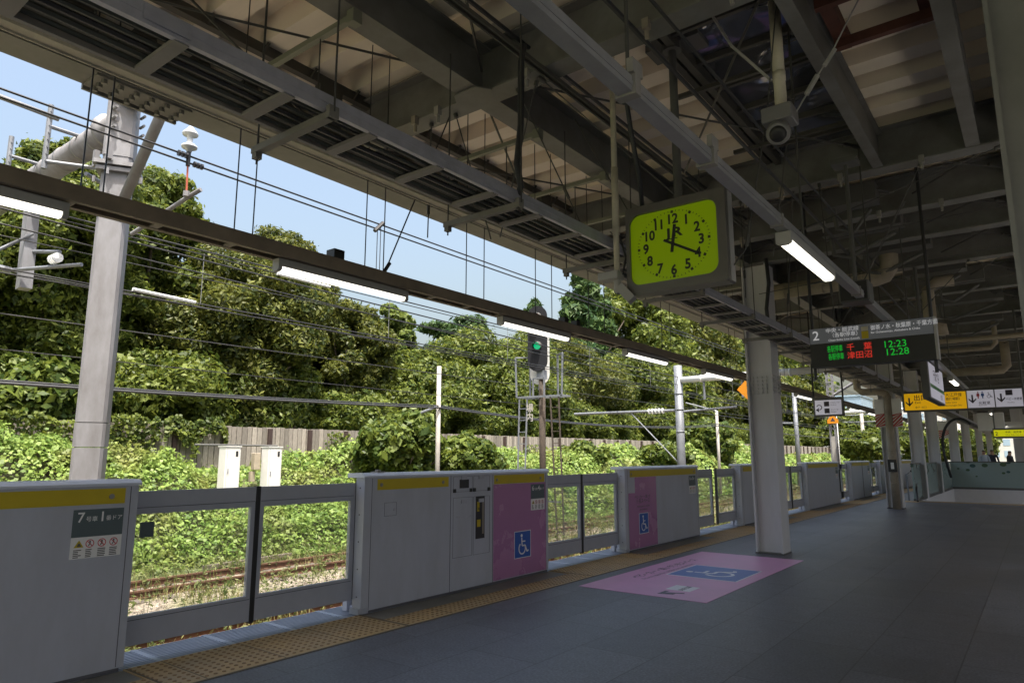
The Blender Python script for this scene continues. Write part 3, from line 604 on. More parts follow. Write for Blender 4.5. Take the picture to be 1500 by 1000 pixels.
cp = MB(); cp.tube([(-3.36, 22.05, 0.0), (-3.36, 22.05, 3.15)], 0.105, 14); cp.tube([(-3.36, 22.05, 3.1), (-3.40, 22.05, 3.22), (-3.52, 22.05, 3.28), (-4.0, 22.05, 3.3), (-4.12, 22.05, 3.4), (-4.12, 22.05, 4.4)], 0.10, 12)
for zz in (0.7, 1.0, 1.6): cp.tube([(-3.36, 22.05, zz), (-3.36, 22.05, zz+0.02)], 0.112, 14)
one(cp, 'drain_pipe', 'creamdk', 'beige rain pipe running down the second column and elbowing at its top', 'pipe', smooth=True)
cs = thing('notice_plate', 'small black framed plate fixed to the pipe on the second column', 'plate', (-3.4, 21.9, 1.1))
q = MB(); q.box(-3.47, -3.25, 21.90, 21.93, 1.02, 1.36); q.build('frame', 'black', cs); q = MB(); q.box(-3.40, -3.32, 21.89, 21.90, 1.10, 1.28); q.build('label', 'white', cs)
def hazard(x0, x1, y, z0, z1, label):
    t = thing('hazard_board', label, 'warning board', (x0, y, z0), 'striped warning boards on the columns')
    q = MB(); q.box(x0, x1, y, y+0.02, z0, z1+0.40); q.build('board', 'hwhite', t)
    s = MB(); w = x1-x0; n = 4; p = (z1-z0)/n
    for i in range(-2, n+1):
        z = z0+i*p
        pl = [(x0, z), (x1, z+w*1.0), (x1, z+w*1.0+p*0.55), (x0, z+p*0.55)]
        pl = [(a, min(max(c, z0), z1)) for a, c in pl]
        if max(c for a, c in pl)-min(c for a, c in pl) > 0.01: s.prism([(a, c) for a, c in pl], (0, y-0.004, 0), X, Z, -Y, 0.003)
    s.build('stripes', 'redw', t)
hazard(-3.70, -3.46, 22.0, 2.27, 2.66, 'red striped board left of the pipe on the second column')
hazard(-3.26, -3.02, 22.0, 2.27, 2.66, 'red striped board right of the pipe on the second column')
hazard(-3.70, -3.30, 37.3, 2.27, 2.66, 'red striped board on the distant column inside the arched cable')
hazard(-1.7, -0.6, 41.0, 2.3, 2.7, 'wide red striped board over the far end of the stairwell')

# ------------------------------------------------------------------ platform gates
GX = -5.18; GB = -5.40
def wheelchair(mb, o, ux, uy, n, s, t=0.002):
    """white wheelchair pictogram of height s; o = lower left corner"""
    o, ux, uy, n = Vector(o), Vector(ux), Vector(uy), Vector(n)
    def P(x, y): return (x*s, y*s)
    def circ(cx, cy, r, a0=0, a1=360, k=24): return [(cx+r*math.cos(math.radians(a0+(a1-a0)*i/k)), cy+r*math.sin(math.radians(a0+(a1-a0)*i/k))) for i in range(k+1)]
    mb.prism([P(*q) for q in circ(0.36, 0.92, 0.075)[:-1]], o, ux, uy, n, t)
    def stroke(pts, w):
        for a, c in zip(pts[:-1], pts[1:]):
            dx, dy = c[0]-a[0], c[1]-a[1]; L = math.hypot(dx, dy); nx, ny = -dy/L*w/2, dx/L*w/2
            mb.prism([P(a[0]-nx, a[1]-ny), P(c[0]-nx, c[1]-ny), P(c[0]+nx, c[1]+ny), P(a[0]+nx, a[1]+ny)], o, ux, uy, n, t)
    stroke([(0.37, 0.82), (0.40, 0.44), (0.66, 0.44), (0.80, 0.14), (0.93, 0.19)], 0.075)
    stroke([(0.39, 0.64), (0.66, 0.64)], 0.06)
    stroke(circ(0.40, 0.31, 0.26, 125, 385, 22), 0.065)

def gate(y0, y1, label, leafL=True, leafR=True, sign=None, stripes=None):
    t = thing('platform_gate', label, 'platform gate', (GX, y0, 0), 'half height gates along the platform edge')
    c = MB()
    c.box(GB, GX, y0+0.09, y1-0.05, 0.022, 1.245)
    c.prism([(0,0.09),(0.10,0),(0.22,0),(0.22,0.09)], (GB, y0, 0.022), X, Y, Z, 1.223)
    c.box(GB, GX, y1-0.05, y1, 0.022, 1.245)
    c.box(GB-0.03, GX+0.0, y0-0.02, y1+0.0, 0.0, 0.022) if False else c.box(GB-0.06, GB, y0+0.02, y1-0.02, 0.0, 0.12)
    c.build('cabinet', 'door', t)
    f = MB(); f.prism([(-0.02,0.08),(0.10,-0.03),(0.225,-0.03),(0.225,0.09),(-0.02,0.09)], (GB, y0, 0.001), X, Y, Z, 0.05); f.build('foot', 'doorf', t)
    k = MB(); k.prism([(-0.235,0),(0.012,0),(0.012,0.018),(-0.02,0.042),(-0.235,0.042)], (GX, y0-0.015, 1.246), X, Z, Y, y1-y0+0.03); k.build('cap', 'cap', t)
    g = MB(); ym = y0+0.093
    g.box(GX, GX+0.0015, ym, ym+0.005, 0.03, 1.24); g.box(GX, GX+0.0015, y1-0.055, y1-0.05, 0.03, 1.24); g.box(GB+0.02, GX, y0+0.1, y1-0.03, 0.0, 0.021)
    g.box(GB+0.07, GB+0.115, y0+0.012-0.0, y0+0.02, 0.12, 1.2)
    for z_ in (0.15, 0.4, 0.65, 0.9, 1.15): g.tube([(GX-0.06, y0-0.003, z_), (GX-0.06, y0+0.003, z_)], 0.008, 6)
    g.build('seams', 'seam', t)
    for (a, e) in (stripes or [(y0+0.16, y1-0.09)]): MB().box(GX+0.0016, GX+0.003, a, e, 1.125, 1.23).build('yellow_band', 'yel', t)
    for (a, e) in (stripes or [(y0+0.16, y1-0.09)]):
        for yy in (a+0.05, e-0.09): MB().tube([(GX+0.003, yy, 1.175), (GX+0.009, yy, 1.175)], 0.018, 12).build('round_lock', 'alud', t)
    for side, ok in ((0, leafL), (1, leafR)):
        if not ok: continue
        L = 1.035
        a, e = (y0-L, y0-0.0) if side == 0 else (y1, y1+L)
        x = -5.33
        lf = MB()
        lf.box(x-0.02, x+0.02, a, e, 1.075, 1.195); lf.box(x-0.02, x+0.02, a, e, 0.115, 0.29)
        lf.box(x-0.018, x+0.018, a, e, 1.03, 1.0749); lf.box(x-0.018, x+0.018, a, e, 0.2901, 0.315)
        for (u0, u1) in ((a, a+0.05), (e-0.05, e)): lf.box(x-0.019, x+0.019, u0, u1, 0.3151, 1.0299)
        o = lf.build('sliding_door', 'doorf', t)
        gl = MB(); gl.box(x-0.004, x+0.004, a+0.051, e-0.051, 0.316, 1.029); gl.build('glass', 'glass', o)
        rb = MB(); yy = a if side == 0 else e; rb.box(x-0.022, x+0.022, yy-0.012, yy+0.012, 0.10, 1.2); rb.build('edge_seal', 'rubber', o)
        ln = MB(); ln.box(x+0.0201, x+0.0215, a+0.02, e-0.02, 1.074, 1.079); ln.box(x+0.0201, x+0.0215, a+0.02, e-0.02, 0.287, 0.292); ln.build('trim_line', 'seam', o)
        if side == 1:
            sk = MB(); sk.box(x-0.0045, x+0.0055, a+0.10, a+0.20, 0.86, 0.97); so_ = sk.build('sticker', 'slate', o)
    return t
def carsign(t, y0, w, z1, big, mid, big2, rest, h1=0.18, h2=0.14):
    x = GX+0.003
    p = MB(); p.box(GX+0.0005, x, y0, y0+w, z1-h1, z1); pl = p.build('car_number_plate', 'slate', t)
    q = MB(); s = w/0.32
    q.text(big, 0.092*s, (x+0.0012, y0+0.025*s, z1-0.082*s), Y, Z, bold=0.012); q.text(mid, 0.038*s, (x+0.0012, y0+0.078*s, z1-0.078*s), Y, Z, bold=0.003)
    q.text(big2, 0.092*s, (x+0.0012, y0+0.160*s, z1-0.082*s), Y, Z, bold=0.012); q.text(rest, 0.036*s, (x+0.0012, y0+0.205*s, z1-0.076*s), Y, Z, bold=0.003)
    q.build('lettering', 'white', pl)
    p2 = MB(); p2.box(GX+0.0005, x, y0, y0+w, z1-h1-h2, z1-h1-0.001); w2 = p2.build('warning_plate', 'white', t)
    ic = MB(); zc = z1-h1-0.045*s
    ic.prism([(0.02*s, zc-0.022*s), (0.08*s, zc-0.022*s), (0.05*s, zc+0.026*s)], (x+0.001, y0, 0), Y, Z, X, 0.001); ic.build('warning_triangle', 'yel', w2)
    ic = MB()
    ic.prism([(0.038*s, zc-0.016*s), (0.066*s, zc-0.016*s), (0.055*s, zc+0.006*s), (0.045*s, zc+0.004*s)], (x+0.002, y0, 0), Y, Z, X, 0.001)
    for k in range(3):
        cy = (0.118+0.075*k)*s
        ic.tube([(x+0.0015, y0+cy, zc+0.012*s), (x+0.0022, y0+cy, zc+0.012*s)], 0.006*s, 8); ic.beam((x+0.0015, y0+cy-0.008*s, zc-0.016*s), (x+0.0015, y0+cy+0.004*s, zc+0.006*s), 0.006*s, 0.001, X); ic.beam((x+0.0015, y0+cy+0.013*s, zc-0.014*s), (x+0.0015, y0+cy, zc+0.0*s), 0.005*s, 0.001, X)
    for k in range(4):
        for r in range(5):
            ic.box(x+0.0005, x+0.0012, y0+(0.02+0.075*k)*s, y0+(0.07+0.075*k-R.uniform(0, 0.02))*s, zc-(0.042+r*0.0115)*s, zc-(0.036+r*0.0115)*s)
    ic.build('small_print', 'dgrey', w2)
    ri = MB()
    for k in range(3):
        cy = (0.118+0.075*k)*s
        for i in range(20):
            a0, a1 = i*math.pi/10, (i+1)*math.pi/10
            ri.add([(x+0.0025, y0+cy+rr_*math.cos(a_)*s, zc+rr_*math.sin(a_)*s) for rr_, a_ in ((0.027, a0), (0.027, a1), (0.022, a1), (0.022, a0))], [(0,1,2,3)])
        ri.beam((x+0.0025, y0+cy-0.017*s, zc+0.017*s), (x+0.0025, y0+cy+0.017*s, zc-0.017*s), 0.004*s, 0.0005, X)
    ri.build('prohibition_rings', 'sred', w2)

g1 = gate(UN[0][0], UN[0][1], 'nearest white gate at the lower left, with the car 7 door 1 plate', leafL=False)
carsign(g1, 1.94, 0.32, 1.095, '7', '号車', '1', '番ドア')
g2 = gate(UN[1][0], UN[1][1], 'white gate with equipment doors and a pink end panel with a wheelchair sign', stripes=[(4.60, 5.62), (6.41, 7.45)])
q = MB(); q.box(GX+0.0004, GX+0.0015, 6.40, 7.475, 0.03, 1.122); pk = q.build('pink_panel', 'pink', g2)
q = MB(); q.box(GX+0.002, GX+0.003, 6.81, 7.135, 0.235, 0.54); bl = q.build('wheelchair_sign', 'blue', pk)
q = MB(); wheelchair(q, (GX+0.003, 6.86, 0.262), Y, Z, X, 0.25)
for (a, e, c, d_) in ((6.805, 7.14, 0.54, 0.547), (6.805, 7.14, 0.228, 0.235), (6.803, 6.81, 0.228, 0.547), (7.135, 7.142, 0.228, 0.547)): q.box(GX+0.002, GX+0.004, a, e, c, d_)
q.build('pictogram', 'white', bl)
carsign(g2, 7.15, 0.30, 1.10, '6', '号車', '4', '番ドア')
q = MB()
for yy in (5.655, 6.385): q.box(GX, GX+0.002, yy, yy+0.006, 0.02, 1.24)
for (a, e, c, d_) in ((5.70, 6.02, 1.06, 1.23), (6.04, 6.33, 1.06, 1.23), (5.70, 6.02, 0.36, 1.0), (6.04, 6.33, 0.36, 1.0), (4.70, 4.86, 0.87, 1.0)):
    for (p0, p1, r0, r1_) in ((a, e, c, c+0.003), (a, e, d_-0.003, d_), (a, a+0.003, c, d_), (e-0.003, e, c, d_)): q.box(GX+0.0003, GX+0.0018, p0, p1, r0, r1_)
q.build('panel_outlines', 'seam', g2)
q = MB(); q.box(GX+0.002, GX+0.005, 5.80, 5.955, 1.10, 1.195); q.box(GX+0.002, GX+0.005, 6.08, 6.235, 0.53, 1.0)
for (yy, zz) in ((5.715, 1.075), (5.99, 1.075), (6.05, 1.075), (6.31, 1.075)): q.box(GX+0.002, GX+0.012, yy-0.02, yy+0.02, zz-0.02, zz+0.02)
q.build('inspection_windows', 'black', g2)
q = MB(); q.box(GX+0.0055, GX+0.007, 6.10, 6.14, 0.83, 0.94); q.box(GX+0.0055, GX+0.007, 6.10, 6.16, 0.66, 0.74); q.build('yellow_tags', 'yel', g2)
q = MB(); q.box(GX+0.0055, GX+0.007, 6.11, 6.14, 0.845, 0.875); q.box(GX+0.0055, GX+0.007, 6.19, 6.22, 0.58, 0.95); q.build('red_tags', 'railr', g2)
q = MB()
for (yy, zz) in ((5.87, 1.215), (6.17, 1.215), (5.87, 0.955), (6.17, 0.955)): q.box(GX+0.004, GX+0.012, yy-0.045, yy+0.045, zz-0.022, zz+0.018)
q.tube([(GX+0.001, 4.83, 0.93), (GX+0.006, 4.83, 0.93)], 0.014, 8); q.box(GX+0.002, GX+0.004, 5.76, 6.0, 0.78, 0.80)
q.build('latches', 'alu', g2)
q = MB(); q.box(GB+0.05, GB+0.15, 4.66, 4.76, 1.288, 1.30); q.tube([(GB+0.1, 4.71, 1.3), (GB+0.1, 4.71, 1.318)], 0.03, 8); q.build('sensor', 'alud', g2)
g3 = gate(UN[2][0], UN[2][1], 'white gate with a narrow pink panel beside the first column', stripes=[(9.80, 12.40)])
q = MB(); q.box(GX+0.0004, GX+0.0015, 9.74, 10.72, 0.03, 0.88); q.box(GX+0.0004, GX+0.0015, 9.96, 10.72, 0.8801, 1.122); pk = q.build('pink_panel', 'pink', g3)
q = MB(); q.box(GX+0.002, GX+0.003, 10.08, 10.39, 0.245, 0.55); bl = q.build('wheelchair_sign', 'blue', pk)
q = MB(); wheelchair(q, (GX+0.003, 10.12, 0.272), Y, Z, X, 0.25)
for (a, e, c, d_) in ((10.073, 10.397, 0.55, 0.557), (10.073, 10.397, 0.238, 0.245), (10.073, 10.08, 0.238, 0.557), (10.39, 10.397, 0.238, 0.557)): q.box(GX+0.002, GX+0.004, a, e, c, d_)
q.build('pictogram', 'white', bl)
q = MB()
q.text('ベビーカー・車いす', 0.062, (GX+0.002, 10.22, 0.79), Y, Z, 'CENTER', 0.015); q.text('優先スペース', 0.078, (GX+0.002, 10.24, 0.72), Y, Z, 'CENTER', 0.015); q.text('Priority space for strollers', 0.042, (GX+0.002, 10.24, 0.65), Y, Z, 'CENTER', 0.01); q.text('and wheelchairs', 0.042, (GX+0.002, 10.24, 0.60), Y, Z, 'CENTER', 0.01)
q.build('lettering', 'ink', pk)
carsign(g3, 12.08, 0.30, 1.10, '6', '号車', '3', '番ドア')
glab = ['white gate half hidden behind the first column', 'white gate just past the first column', 'double white gate unit before the second column', 'white gate partly behind the second column', 'distant white gate past the second column']
for i in range(3, 8):
    g = gate(UN[i][0], UN[i][1], glab[i-3] if i < 8 else 'distant white gate')
    carsign(g, UN[i][1]-0.42, 0.30, 1.10, '6', '号車', str(5-i if 5-i > 0 else 1), '番ドア')
q = MB(); q.box(GX+0.0005, GX+0.004, 27.4, 27.46, 0.03, 1.24); q.build('unit_joint', 'seam', g)

# ------------------------------------------------------------------ pink floor marking
fm = thing('floor_marking', 'pink floor sheet with a blue wheelchair square at the foot of the first column', 'floor marking', (-3.6, 8.7, 0))
q = MB(); q.box(-4.32, -2.82, 6.88, 10.45, 0.001, 0.004); q.build('pink_sheet', 'pinkf', fm)
q = MB(); q.box(-3.85, -3.0, 8.21, 9.12, 0.004, 0.006); bb = q.build('blue_panel', 'bluef', fm)
q = MB()
for (a, e, c, d_) in ((-3.868, -3.85, 8.192, 9.138), (-3.0, -2.982, 8.192, 9.138), (-3.85, -3.0, 8.192, 8.21), (-3.85, -3.0, 9.12, 9.138)): q.box(a, e, c, d_, 0.004, 0.0062)
wheelchair(q, (-3.14, 8.34, 0.0062), Y, -X, Z, 0.62, 0.001)
q.build('pictogram', 'whitef', bb)
q = MB(); q.text('ベビーカー・車いす優先スペース', 0.135, (-4.03, 7.75, 0.0045), Y, -X, 'LEFT', 0.02, 0.92); q.text('Priority space for strollers and wheelchairs', 0.085, (-3.91, 7.72, 0.0045), Y, -X, 'LEFT', 0.01)
q.prism([(0,0),(0.16,0.05),(0.16,0.11),(0.05,0.075),(0.24,0.16),(0.22,0.20),(0.03,0.11),(0.05,0.20),(0.0,0.20)], (-3.42, 7.02, 0.0042), X, Y, Z, 0.001)
q.build('lettering', 'ink', fm)
q = MB(); q.box(-3.46, -3.18, 7.31, 7.60, 0.004, 0.0055); wp = q.build('white_plate', 'whitef', fm)
q = MB(); q.text('乗車位置', 0.07, (-3.27, 7.32, 0.006), Y, -X, 'LEFT', 0.02); q.build('lettering', 'ink', wp)

# ------------------------------------------------------------------ hanging clock
CX0, CX1, CY, CZ0, CZ1 = -2.60, -1.745, 5.0, 2.765, 3.51
ck = thing('hanging_clock', 'square two faced platform clock with a glowing yellow green dial showing twenty past twelve', 'clock', (-2.18, CY, 3.1))
def rrect(x0, x1, z0, z1, r, k=6):
    o = []
    for cx, cz, a0 in ((x1-r, z1-r, 0), (x0+r, z1-r, 90), (x0+r, z0+r, 180), (x1-r, z0+r, 270)):
        for i in range(k+1): a = math.radians(a0+90*i/k); o.append((cx+r*math.cos(a), cz+r*math.sin(a)))
    return o
q = MB(); q.prism(rrect(CX0, CX1, CZ0, CZ1, 0.02), (0, CY, 0), X, Z, Y, 0.13); q.build('case', 'clockc', ck)
q = MB(); q.box(CX1, CX1+0.004, CY+0.03, CY+0.12, CZ0+0.012, CZ1-0.012); q.build('side_panel', 'clocks', ck)
q = MB()
o_ = rrect(CX0, CX1, CZ0, CZ1, 0.03, 8); i_ = rrect(CX0+0.035, CX1-0.07, CZ0+0.072, CZ1-0.072, 0.09, 8); n_ = len(o_)
q.add([(x, CY-0.03, z) for x, z in o_]+[(x, CY-0.035, z) for x, z in i_]+[(x, CY-0.006, z) for x, z in i_]+[(x, CY-0.001, z) for x, z in o_],
      [(k, (k+1) % n_, n_+(k+1) % n_, n_+k) for k in range(n_)]+[(n_+k, n_+(k+1) % n_, 2*n_+(k+1) % n_, 2*n_+k) for k in range(n_)]+[(3*n_+k, 3*n_+(k+1) % n_, (k+1) % n_, k) for k in range(n_)])
q.build('bezel', 'clockc', ck)
q = MB(); q.prism(rrect(CX0+0.03, CX1-0.065, CZ0+0.068, CZ1-0.068, 0.09, 8), (0, CY-0.008, 0), X, Z, Y, 0.004); fc = q.build('dial', 'clockf', ck)
fx, fz = (CX0+0.035+CX1-0.07)/2, (CZ0+CZ1)/2; q = MB(); yf = CY-0.0095
for i in range(60):
    a = math.radians(6*i); rx, rz = 0.300, 0.268; c_, s_ = math.sin(a), math.cos(a)
    p = Vector((fx+rx*c_, yf, fz+rz*s_)); dr = Vector((c_, 0, s_))
    if i % 5 == 0: q.beam(p-dr*0.010, p+dr*0.012, 0.022, 0.001, Y)
    else: q.beam(p, p+dr*0.014, 0.005, 0.001, Y)
for i in range(1, 13):
    a = math.radians(30*i); px, pz = fx+0.238*math.sin(a), fz+0.212*math.cos(a)
    q.text(str(i), 0.112, (px, yf-0.0005, pz-0.040), X, Z, 'CENTER', 0.034, 0.92)
q.text('J', 0.105, (fx-0.035, yf-0.0005, fz+0.06), X, Z, 'CENTER', 0.035, 1.3); q.text('R', 0.105, (fx+0.038, yf-0.0005, fz+0.06), X, Z, 'CENTER', 0.035, 1.3); q.box(fx-0.03, fx+0.04, yf-0.001, yf, fz+0.04, fz+0.047)
q.build('numerals', 'black', fc)
q = MB()
def hand(deg, L, back, w, yy):
    a = math.radians(deg); d_ = Vector((math.sin(a), 0, math.cos(a))); c = Vector((fx, yy, fz)); q.beam(c-d_*back, c+d_*L, w, 0.003, Y)
hand(8, 0.160, 0.070, 0.026, CY-0.016); hand(119, 0.235, 0.085, 0.021, CY-0.021); q.tube([(fx, CY-0.024, fz), (fx, CY-0.01, fz)], 0.016, 12)
q.build('hands', 'black', fc)
q = MB(); q.tube([(-2.16, 5.065, CZ1-0.01), (-2.16, 5.065, 4.9)], 0.034, 12); q.tube([(-2.16, 5.065, 4.85), (-2.16, 5.065, 4.92)], 0.08, 10); q.box(-2.4, -1.92, 5.05, 5.29, 4.92, 4.99); q.build('hanger_pipe', 'dgrey', ck)
q = MB(); q.tube([(CX1+0.0, 5.09, 2.90), (CX1+0.1, 5.1, 3.02), (CX1+0.35, 5.0, 4.0), (CX1+0.55, 4.8, 4.93)], 0.006, 5); q.tube([(CX1+0.105, 5.1, 3.04), (CX1+0.15, 5.08, 3.22)], 0.014, 6); q.tube([(CX0-0.0, 5.1, 3.47), (CX0-0.5, 5.0, 4.5)], 0.006, 5); q.build('stay_wires', 'rod', ck)

# ------------------------------------------------------------------ dome camera on a cream pole, white pole with box and floodlight
dcm = thing('ceiling_camera', 'grey dome camera on a thick cream pole above the right side', 'camera', (-1.3, 5, 3.85))
q = MB(); q.tube([(-1.29, 5, 4.0), (-1.29, 5, 4.98)], 0.043, 14); q.tube([(-1.29, 5, 4.24), (-1.29, 5, 4.31)], 0.047, 14); q.build('pole', 'cream', dcm, True)
q = MB(); q.bbox(-1.42, -1.20, 4.92, 5.12, 3.90, 4.02, 0.008); q.build('mount_box', 'camg', dcm)
cc = Vector((-1.315, 4.98, 3.825)); cdir = Vector((0.12, -0.82, -0.56)).normalized()
q = MB(); q.tube([cc-cdir*0.09*math.cos(t) for t in [k*math.pi/10+0.12 for k in range(6)]]+[cc+cdir*0.03, cc+cdir*0.062, cc+cdir*0.066], [0.09*math.sin(k*math.pi/10+0.12) for k in range(6)]+[0.088, 0.078, 0.066], 20); q.tube([(-1.315, 4.99, 3.85), (-1.315, 5.0, 3.91)], 0.06, 14); q.build('ring_housing', 'camg', dcm, True)
q = MB(); q.tube([cc+cdir*0.05, cc+cdir*0.069, cc+cdir*0.078], [0.064, 0.060, 0.03], 20); q.build('lens_dome', 'black', dcm, True)
q = MB(); q.tube([(-1.2, 5.05, 3.98), (-0.95, 5.2, 4.45), (-0.7, 5.3, 4.95)], 0.006, 5); q.tube([(-1.13, 5.1, 4.12), (-1.05, 5.13, 4.26)], 0.02, 6); q.tube([(-1.0, 5.15, 4.33), (-0.93, 5.2, 4.46)], 0.018, 6); q.tube([(-1.34, 4.98, 4.25), (-1.6, 4.9, 4.6), (-1.75, 4.85, 4.95)], 0.012, 5); q.build('stay_wires', 'lampb', dcm)
wp_ = thing('speaker_pole', 'thin cream pole carrying a grey box and a tilted floodlight, left of the clock', 'pole', (-2.68, 4.95, 2.7))
q = MB(); q.tube([(-2.68, 4.95, 2.83), (-2.68, 4.95, 5.0)], 0.025, 12); q.tube([(-2.68, 4.95, 3.30), (-2.68, 4.95, 3.9)], 0.030, 12); q.build('pole', 'cream', wp_, True)
q = MB(); q.bbox(-2.83, -2.64, 4.88, 5.0, 2.905, 2.975, 0.006); q.tube([(-2.68, 4.95, 2.80), (-2.68, 4.95, 2.91)], 0.03, 12); q.build('junction_box', 'lampb', wp_)
q = MB(); q.beam((-2.66, 4.95, 2.84), (-2.56, 4.98, 2.72), 0.11, 0.075); q.beam((-2.69, 4.95, 2.83), (-2.66, 4.95, 2.80), 0.05, 0.05); q.build('floodlight', 'lampb', wp_)
q = MB(); q.tube([(-2.70, 4.97, 3.45), (-2.62, 5.0, 3.1), (-2.64, 4.97, 2.95)], 0.009, 6); q.tube([(-2.75, 4.97, 3.35), (-2.6, 4.99, 3.15)], 0.004, 5); q.build('cable', 'cable', wp_)
def drop_cable(pts, r, label): return one(MB().tube(pts, r, 8), 'hanging_cable', 'cable', label, 'cable', smooth=True)
drop_cable([(-2.74, 3.72, 4.45), (-2.75, 3.70, 4.3), (-2.74, 3.68, 3.8), (-2.76, 3.66, 3.5), (-2.74, 3.68, 3.33), (-2.80, 3.7, 3.26)], 0.024, 'thick black cable dropping into the cable tray between the beams')
drop_cable([(-2.5, 4.6, 4.6), (-2.42, 4.7, 4.35), (-2.40, 4.72, 4.1), (-2.42, 4.9, 3.7), (-2.5, 5.1, 3.5), (-2.66, 5.3, 3.3)], 0.02, 'black cable hanging behind the left edge of the clock')
drop_cable([(-3.12, 10.6, 4.5), (-3.1, 10.6, 4.1), (-3.16, 10.6, 3.7), (-3.14, 10.6, 3.3)], 0.03, 'black cable curving down the face of the first column')

# ------------------------------------------------------------------ ceiling skylight with reflective panels
sk = thing('reflective_skylight', 'row of dark mirror like glass panels in the roof behind the ceiling camera', 'skylight', (-1.8, 6.5, 4.9))
q = MB()
for k in range(8): q.box(-2.10, -1.16, 4.45+k*0.53, 4.93+k*0.53, 4.955, 4.962)
q.build('glass_panels', 'mirror', sk)
q = MB(); q.box(-2.17, -2.105, 4.3, 8.9, 4.86, 4.99)
for k in range(9): q.box(-2.104, -1.15, 4.395+k*0.53, 4.435+k*0.53, 4.90, 4.97)
for yy in (5.7, 7.2): q.box(-2.4, -1.1, yy, yy+0.04, 4.78, 4.82)
q.build('frame', 'purlin', sk)

# ------------------------------------------------------------------ pipes, speaker box and other hanging gear
pp = MB(); pp.tube([(-3.6, 11.8, 4.22), (-1.80, 11.8, 4.22), (-1.68, 11.8, 4.25), (-1.62, 11.8, 4.33), (-1.60, 11.8, 4.45), (-1.60, 11.8, 4.95)], 0.13, 16)
for xx in (-3.2, -2.6, -2.0): pp.tube([(xx, 11.8, 4.22), (xx+0.03, 11.8, 4.22)], 0.138, 16)
one(pp, 'drain_pipe', 'creamdk', 'wide beige drain pipe crossing behind the first column and turning up at its end', 'pipe', smooth=True)
for (x0, x1, yy, zz, r_, lb) in ((-3.4, -0.6, 19.3, 3.95, 0.055, 'thin cream pipe crossing above the departure board from column to column'), (-2.2, -0.55, 24.0, 3.9, 0.12, 'beige pipe with a raised elbow above the exit sign'), (-3.4, 1.5, 16.0, 3.72, 0.05, 'pale horizontal pipe just above the departure board')):
    pp = MB(); pp.tube([(x0, yy, zz), (x1-0.1, yy, zz), (x1, yy, zz+0.1), (x1, yy, zz+0.9)], r_, 10); one(pp, 'overhead_pipe', 'creamdk', lb, 'pipe', smooth=True)
pp = MB(); pp.tube([(-1.15, 13.6, 3.5), (-1.15, 13.6, 3.62), (-1.3, 13.6, 3.7), (-1.3, 13.6, 4.3), (-1.15, 13.6, 4.42), (-0.9, 13.6, 4.42)], 0.10, 12); one(pp, 'drain_pipe', 'creamdk', 'short beige pipe bend right of the departure board', 'pipe', smooth=True)
sb = thing('speaker_box', 'dark rectangular speaker hanging under the ceiling duct above the departure board', 'speaker', (-1.4, 7.4, 3.2))
q = MB(); q.bbox(-1.44, -1.17, 7.2, 7.45, 2.94, 3.15, 0.012); q.build('cabinet', 'dgrey', sb)
q = MB(); q.box(-1.425, -1.185, 7.195, 7.199, 2.955, 3.135); q.build('grille', 'black', sb)
q = MB(); q.tube([(-1.3, 7.3, 3.15), (-1.3, 7.3, 4.4)], 0.02, 8); q.box(-1.42, -1.18, 7.2, 7.4, 4.38, 4.43); q.build('hanger', 'dgrey', sb)
for i, (xx, yy) in enumerate(((-2.30, 10.05), (-0.98, 10.05))):
    pass
def bar(pts, r, label, m='dgrey'): return one(MB().tube(pts, r, 8), 'hanger_rod', m, label, 'rod')
# thin stay wires criss crossing under the roof
wr = thing('stay_wires', 'thin stay wires criss-crossing under the roof right of the clock', 'wires', (-1, 8, 4))
wl = [((-1.0, 9.0, 4.45), (-2.0, 9.6, 3.0)), ((0.1, 9.4, 4.3), (-3.2, 8.6, 4.0)), ((0.1, 11.6, 4.4), (-3.2, 10.4, 3.9)), ((0.1, 13.6, 4.4), (-3.2, 12.2, 3.9)), ((0.0, 7.9, 4.45), (-2.3, 7.4, 3.7)), ((-1.7, 7.95, 4.5), (-1.65, 7.95, 2.9)), ((-2.0, 8.0, 4.5), (-2.5, 9.2, 3.1)),
      ((-0.7, 8.0, 4.5), (-1.5, 8.6, 3.35)), ((-1.25, 5.2, 4.2), (-1.42, 5.0, 2.9)), ((-3.0, 4.25, 4.5), (-3.5, 4.4, 3.3)), ((-3.2, 4.25, 4.5), (-2.8, 4.6, 3.3)), ((-2.95, 4.2, 4.5), (-2.3, 6.5, 3.6)), ((-3.9, 4.25, 4.5), (-3.6, 4.4, 3.3)), ((-4.2, 4.25, 4.5), (-4.22, 4.25, 3.4)), ((-2.0, 10.85, 4.5), (-2.2, 12.0, 3.1)),
      ((-2.6, 7.95, 4.5), (-2.6, 7.95, 3.3)), ((-0.6, 12.6, 4.5), (-1.3, 12.0, 3.6)), ((-1.9, 15, 4.5), (-1.0, 14.4, 3.6)), ((-2.7, 15, 4.5), (-3.1, 13.6, 3.5)), ((-2.4, 9.5, 4.5), (-2.4, 9.5, 3.2)), ((-1.9, 12.6, 4.5), (-1.9, 12.6, 3.3))]
for a, c in wl:
    q = MB(); q.tube([a, c], 0.006, 5); A_, C_ = Vector(a), Vector(c); q.tube([A_+(C_-A_)*0.72, A_+(C_-A_)*0.80], 0.014, 6); q.tube([A_, A_+(C_-A_)*0.03], 0.02, 6); q.build('wire', 'rod', wr)
cl = thing('beam_clamps', 'small metal clamps fastened along the transverse beams', 'clamps', (-3, 4.2, 4.45))
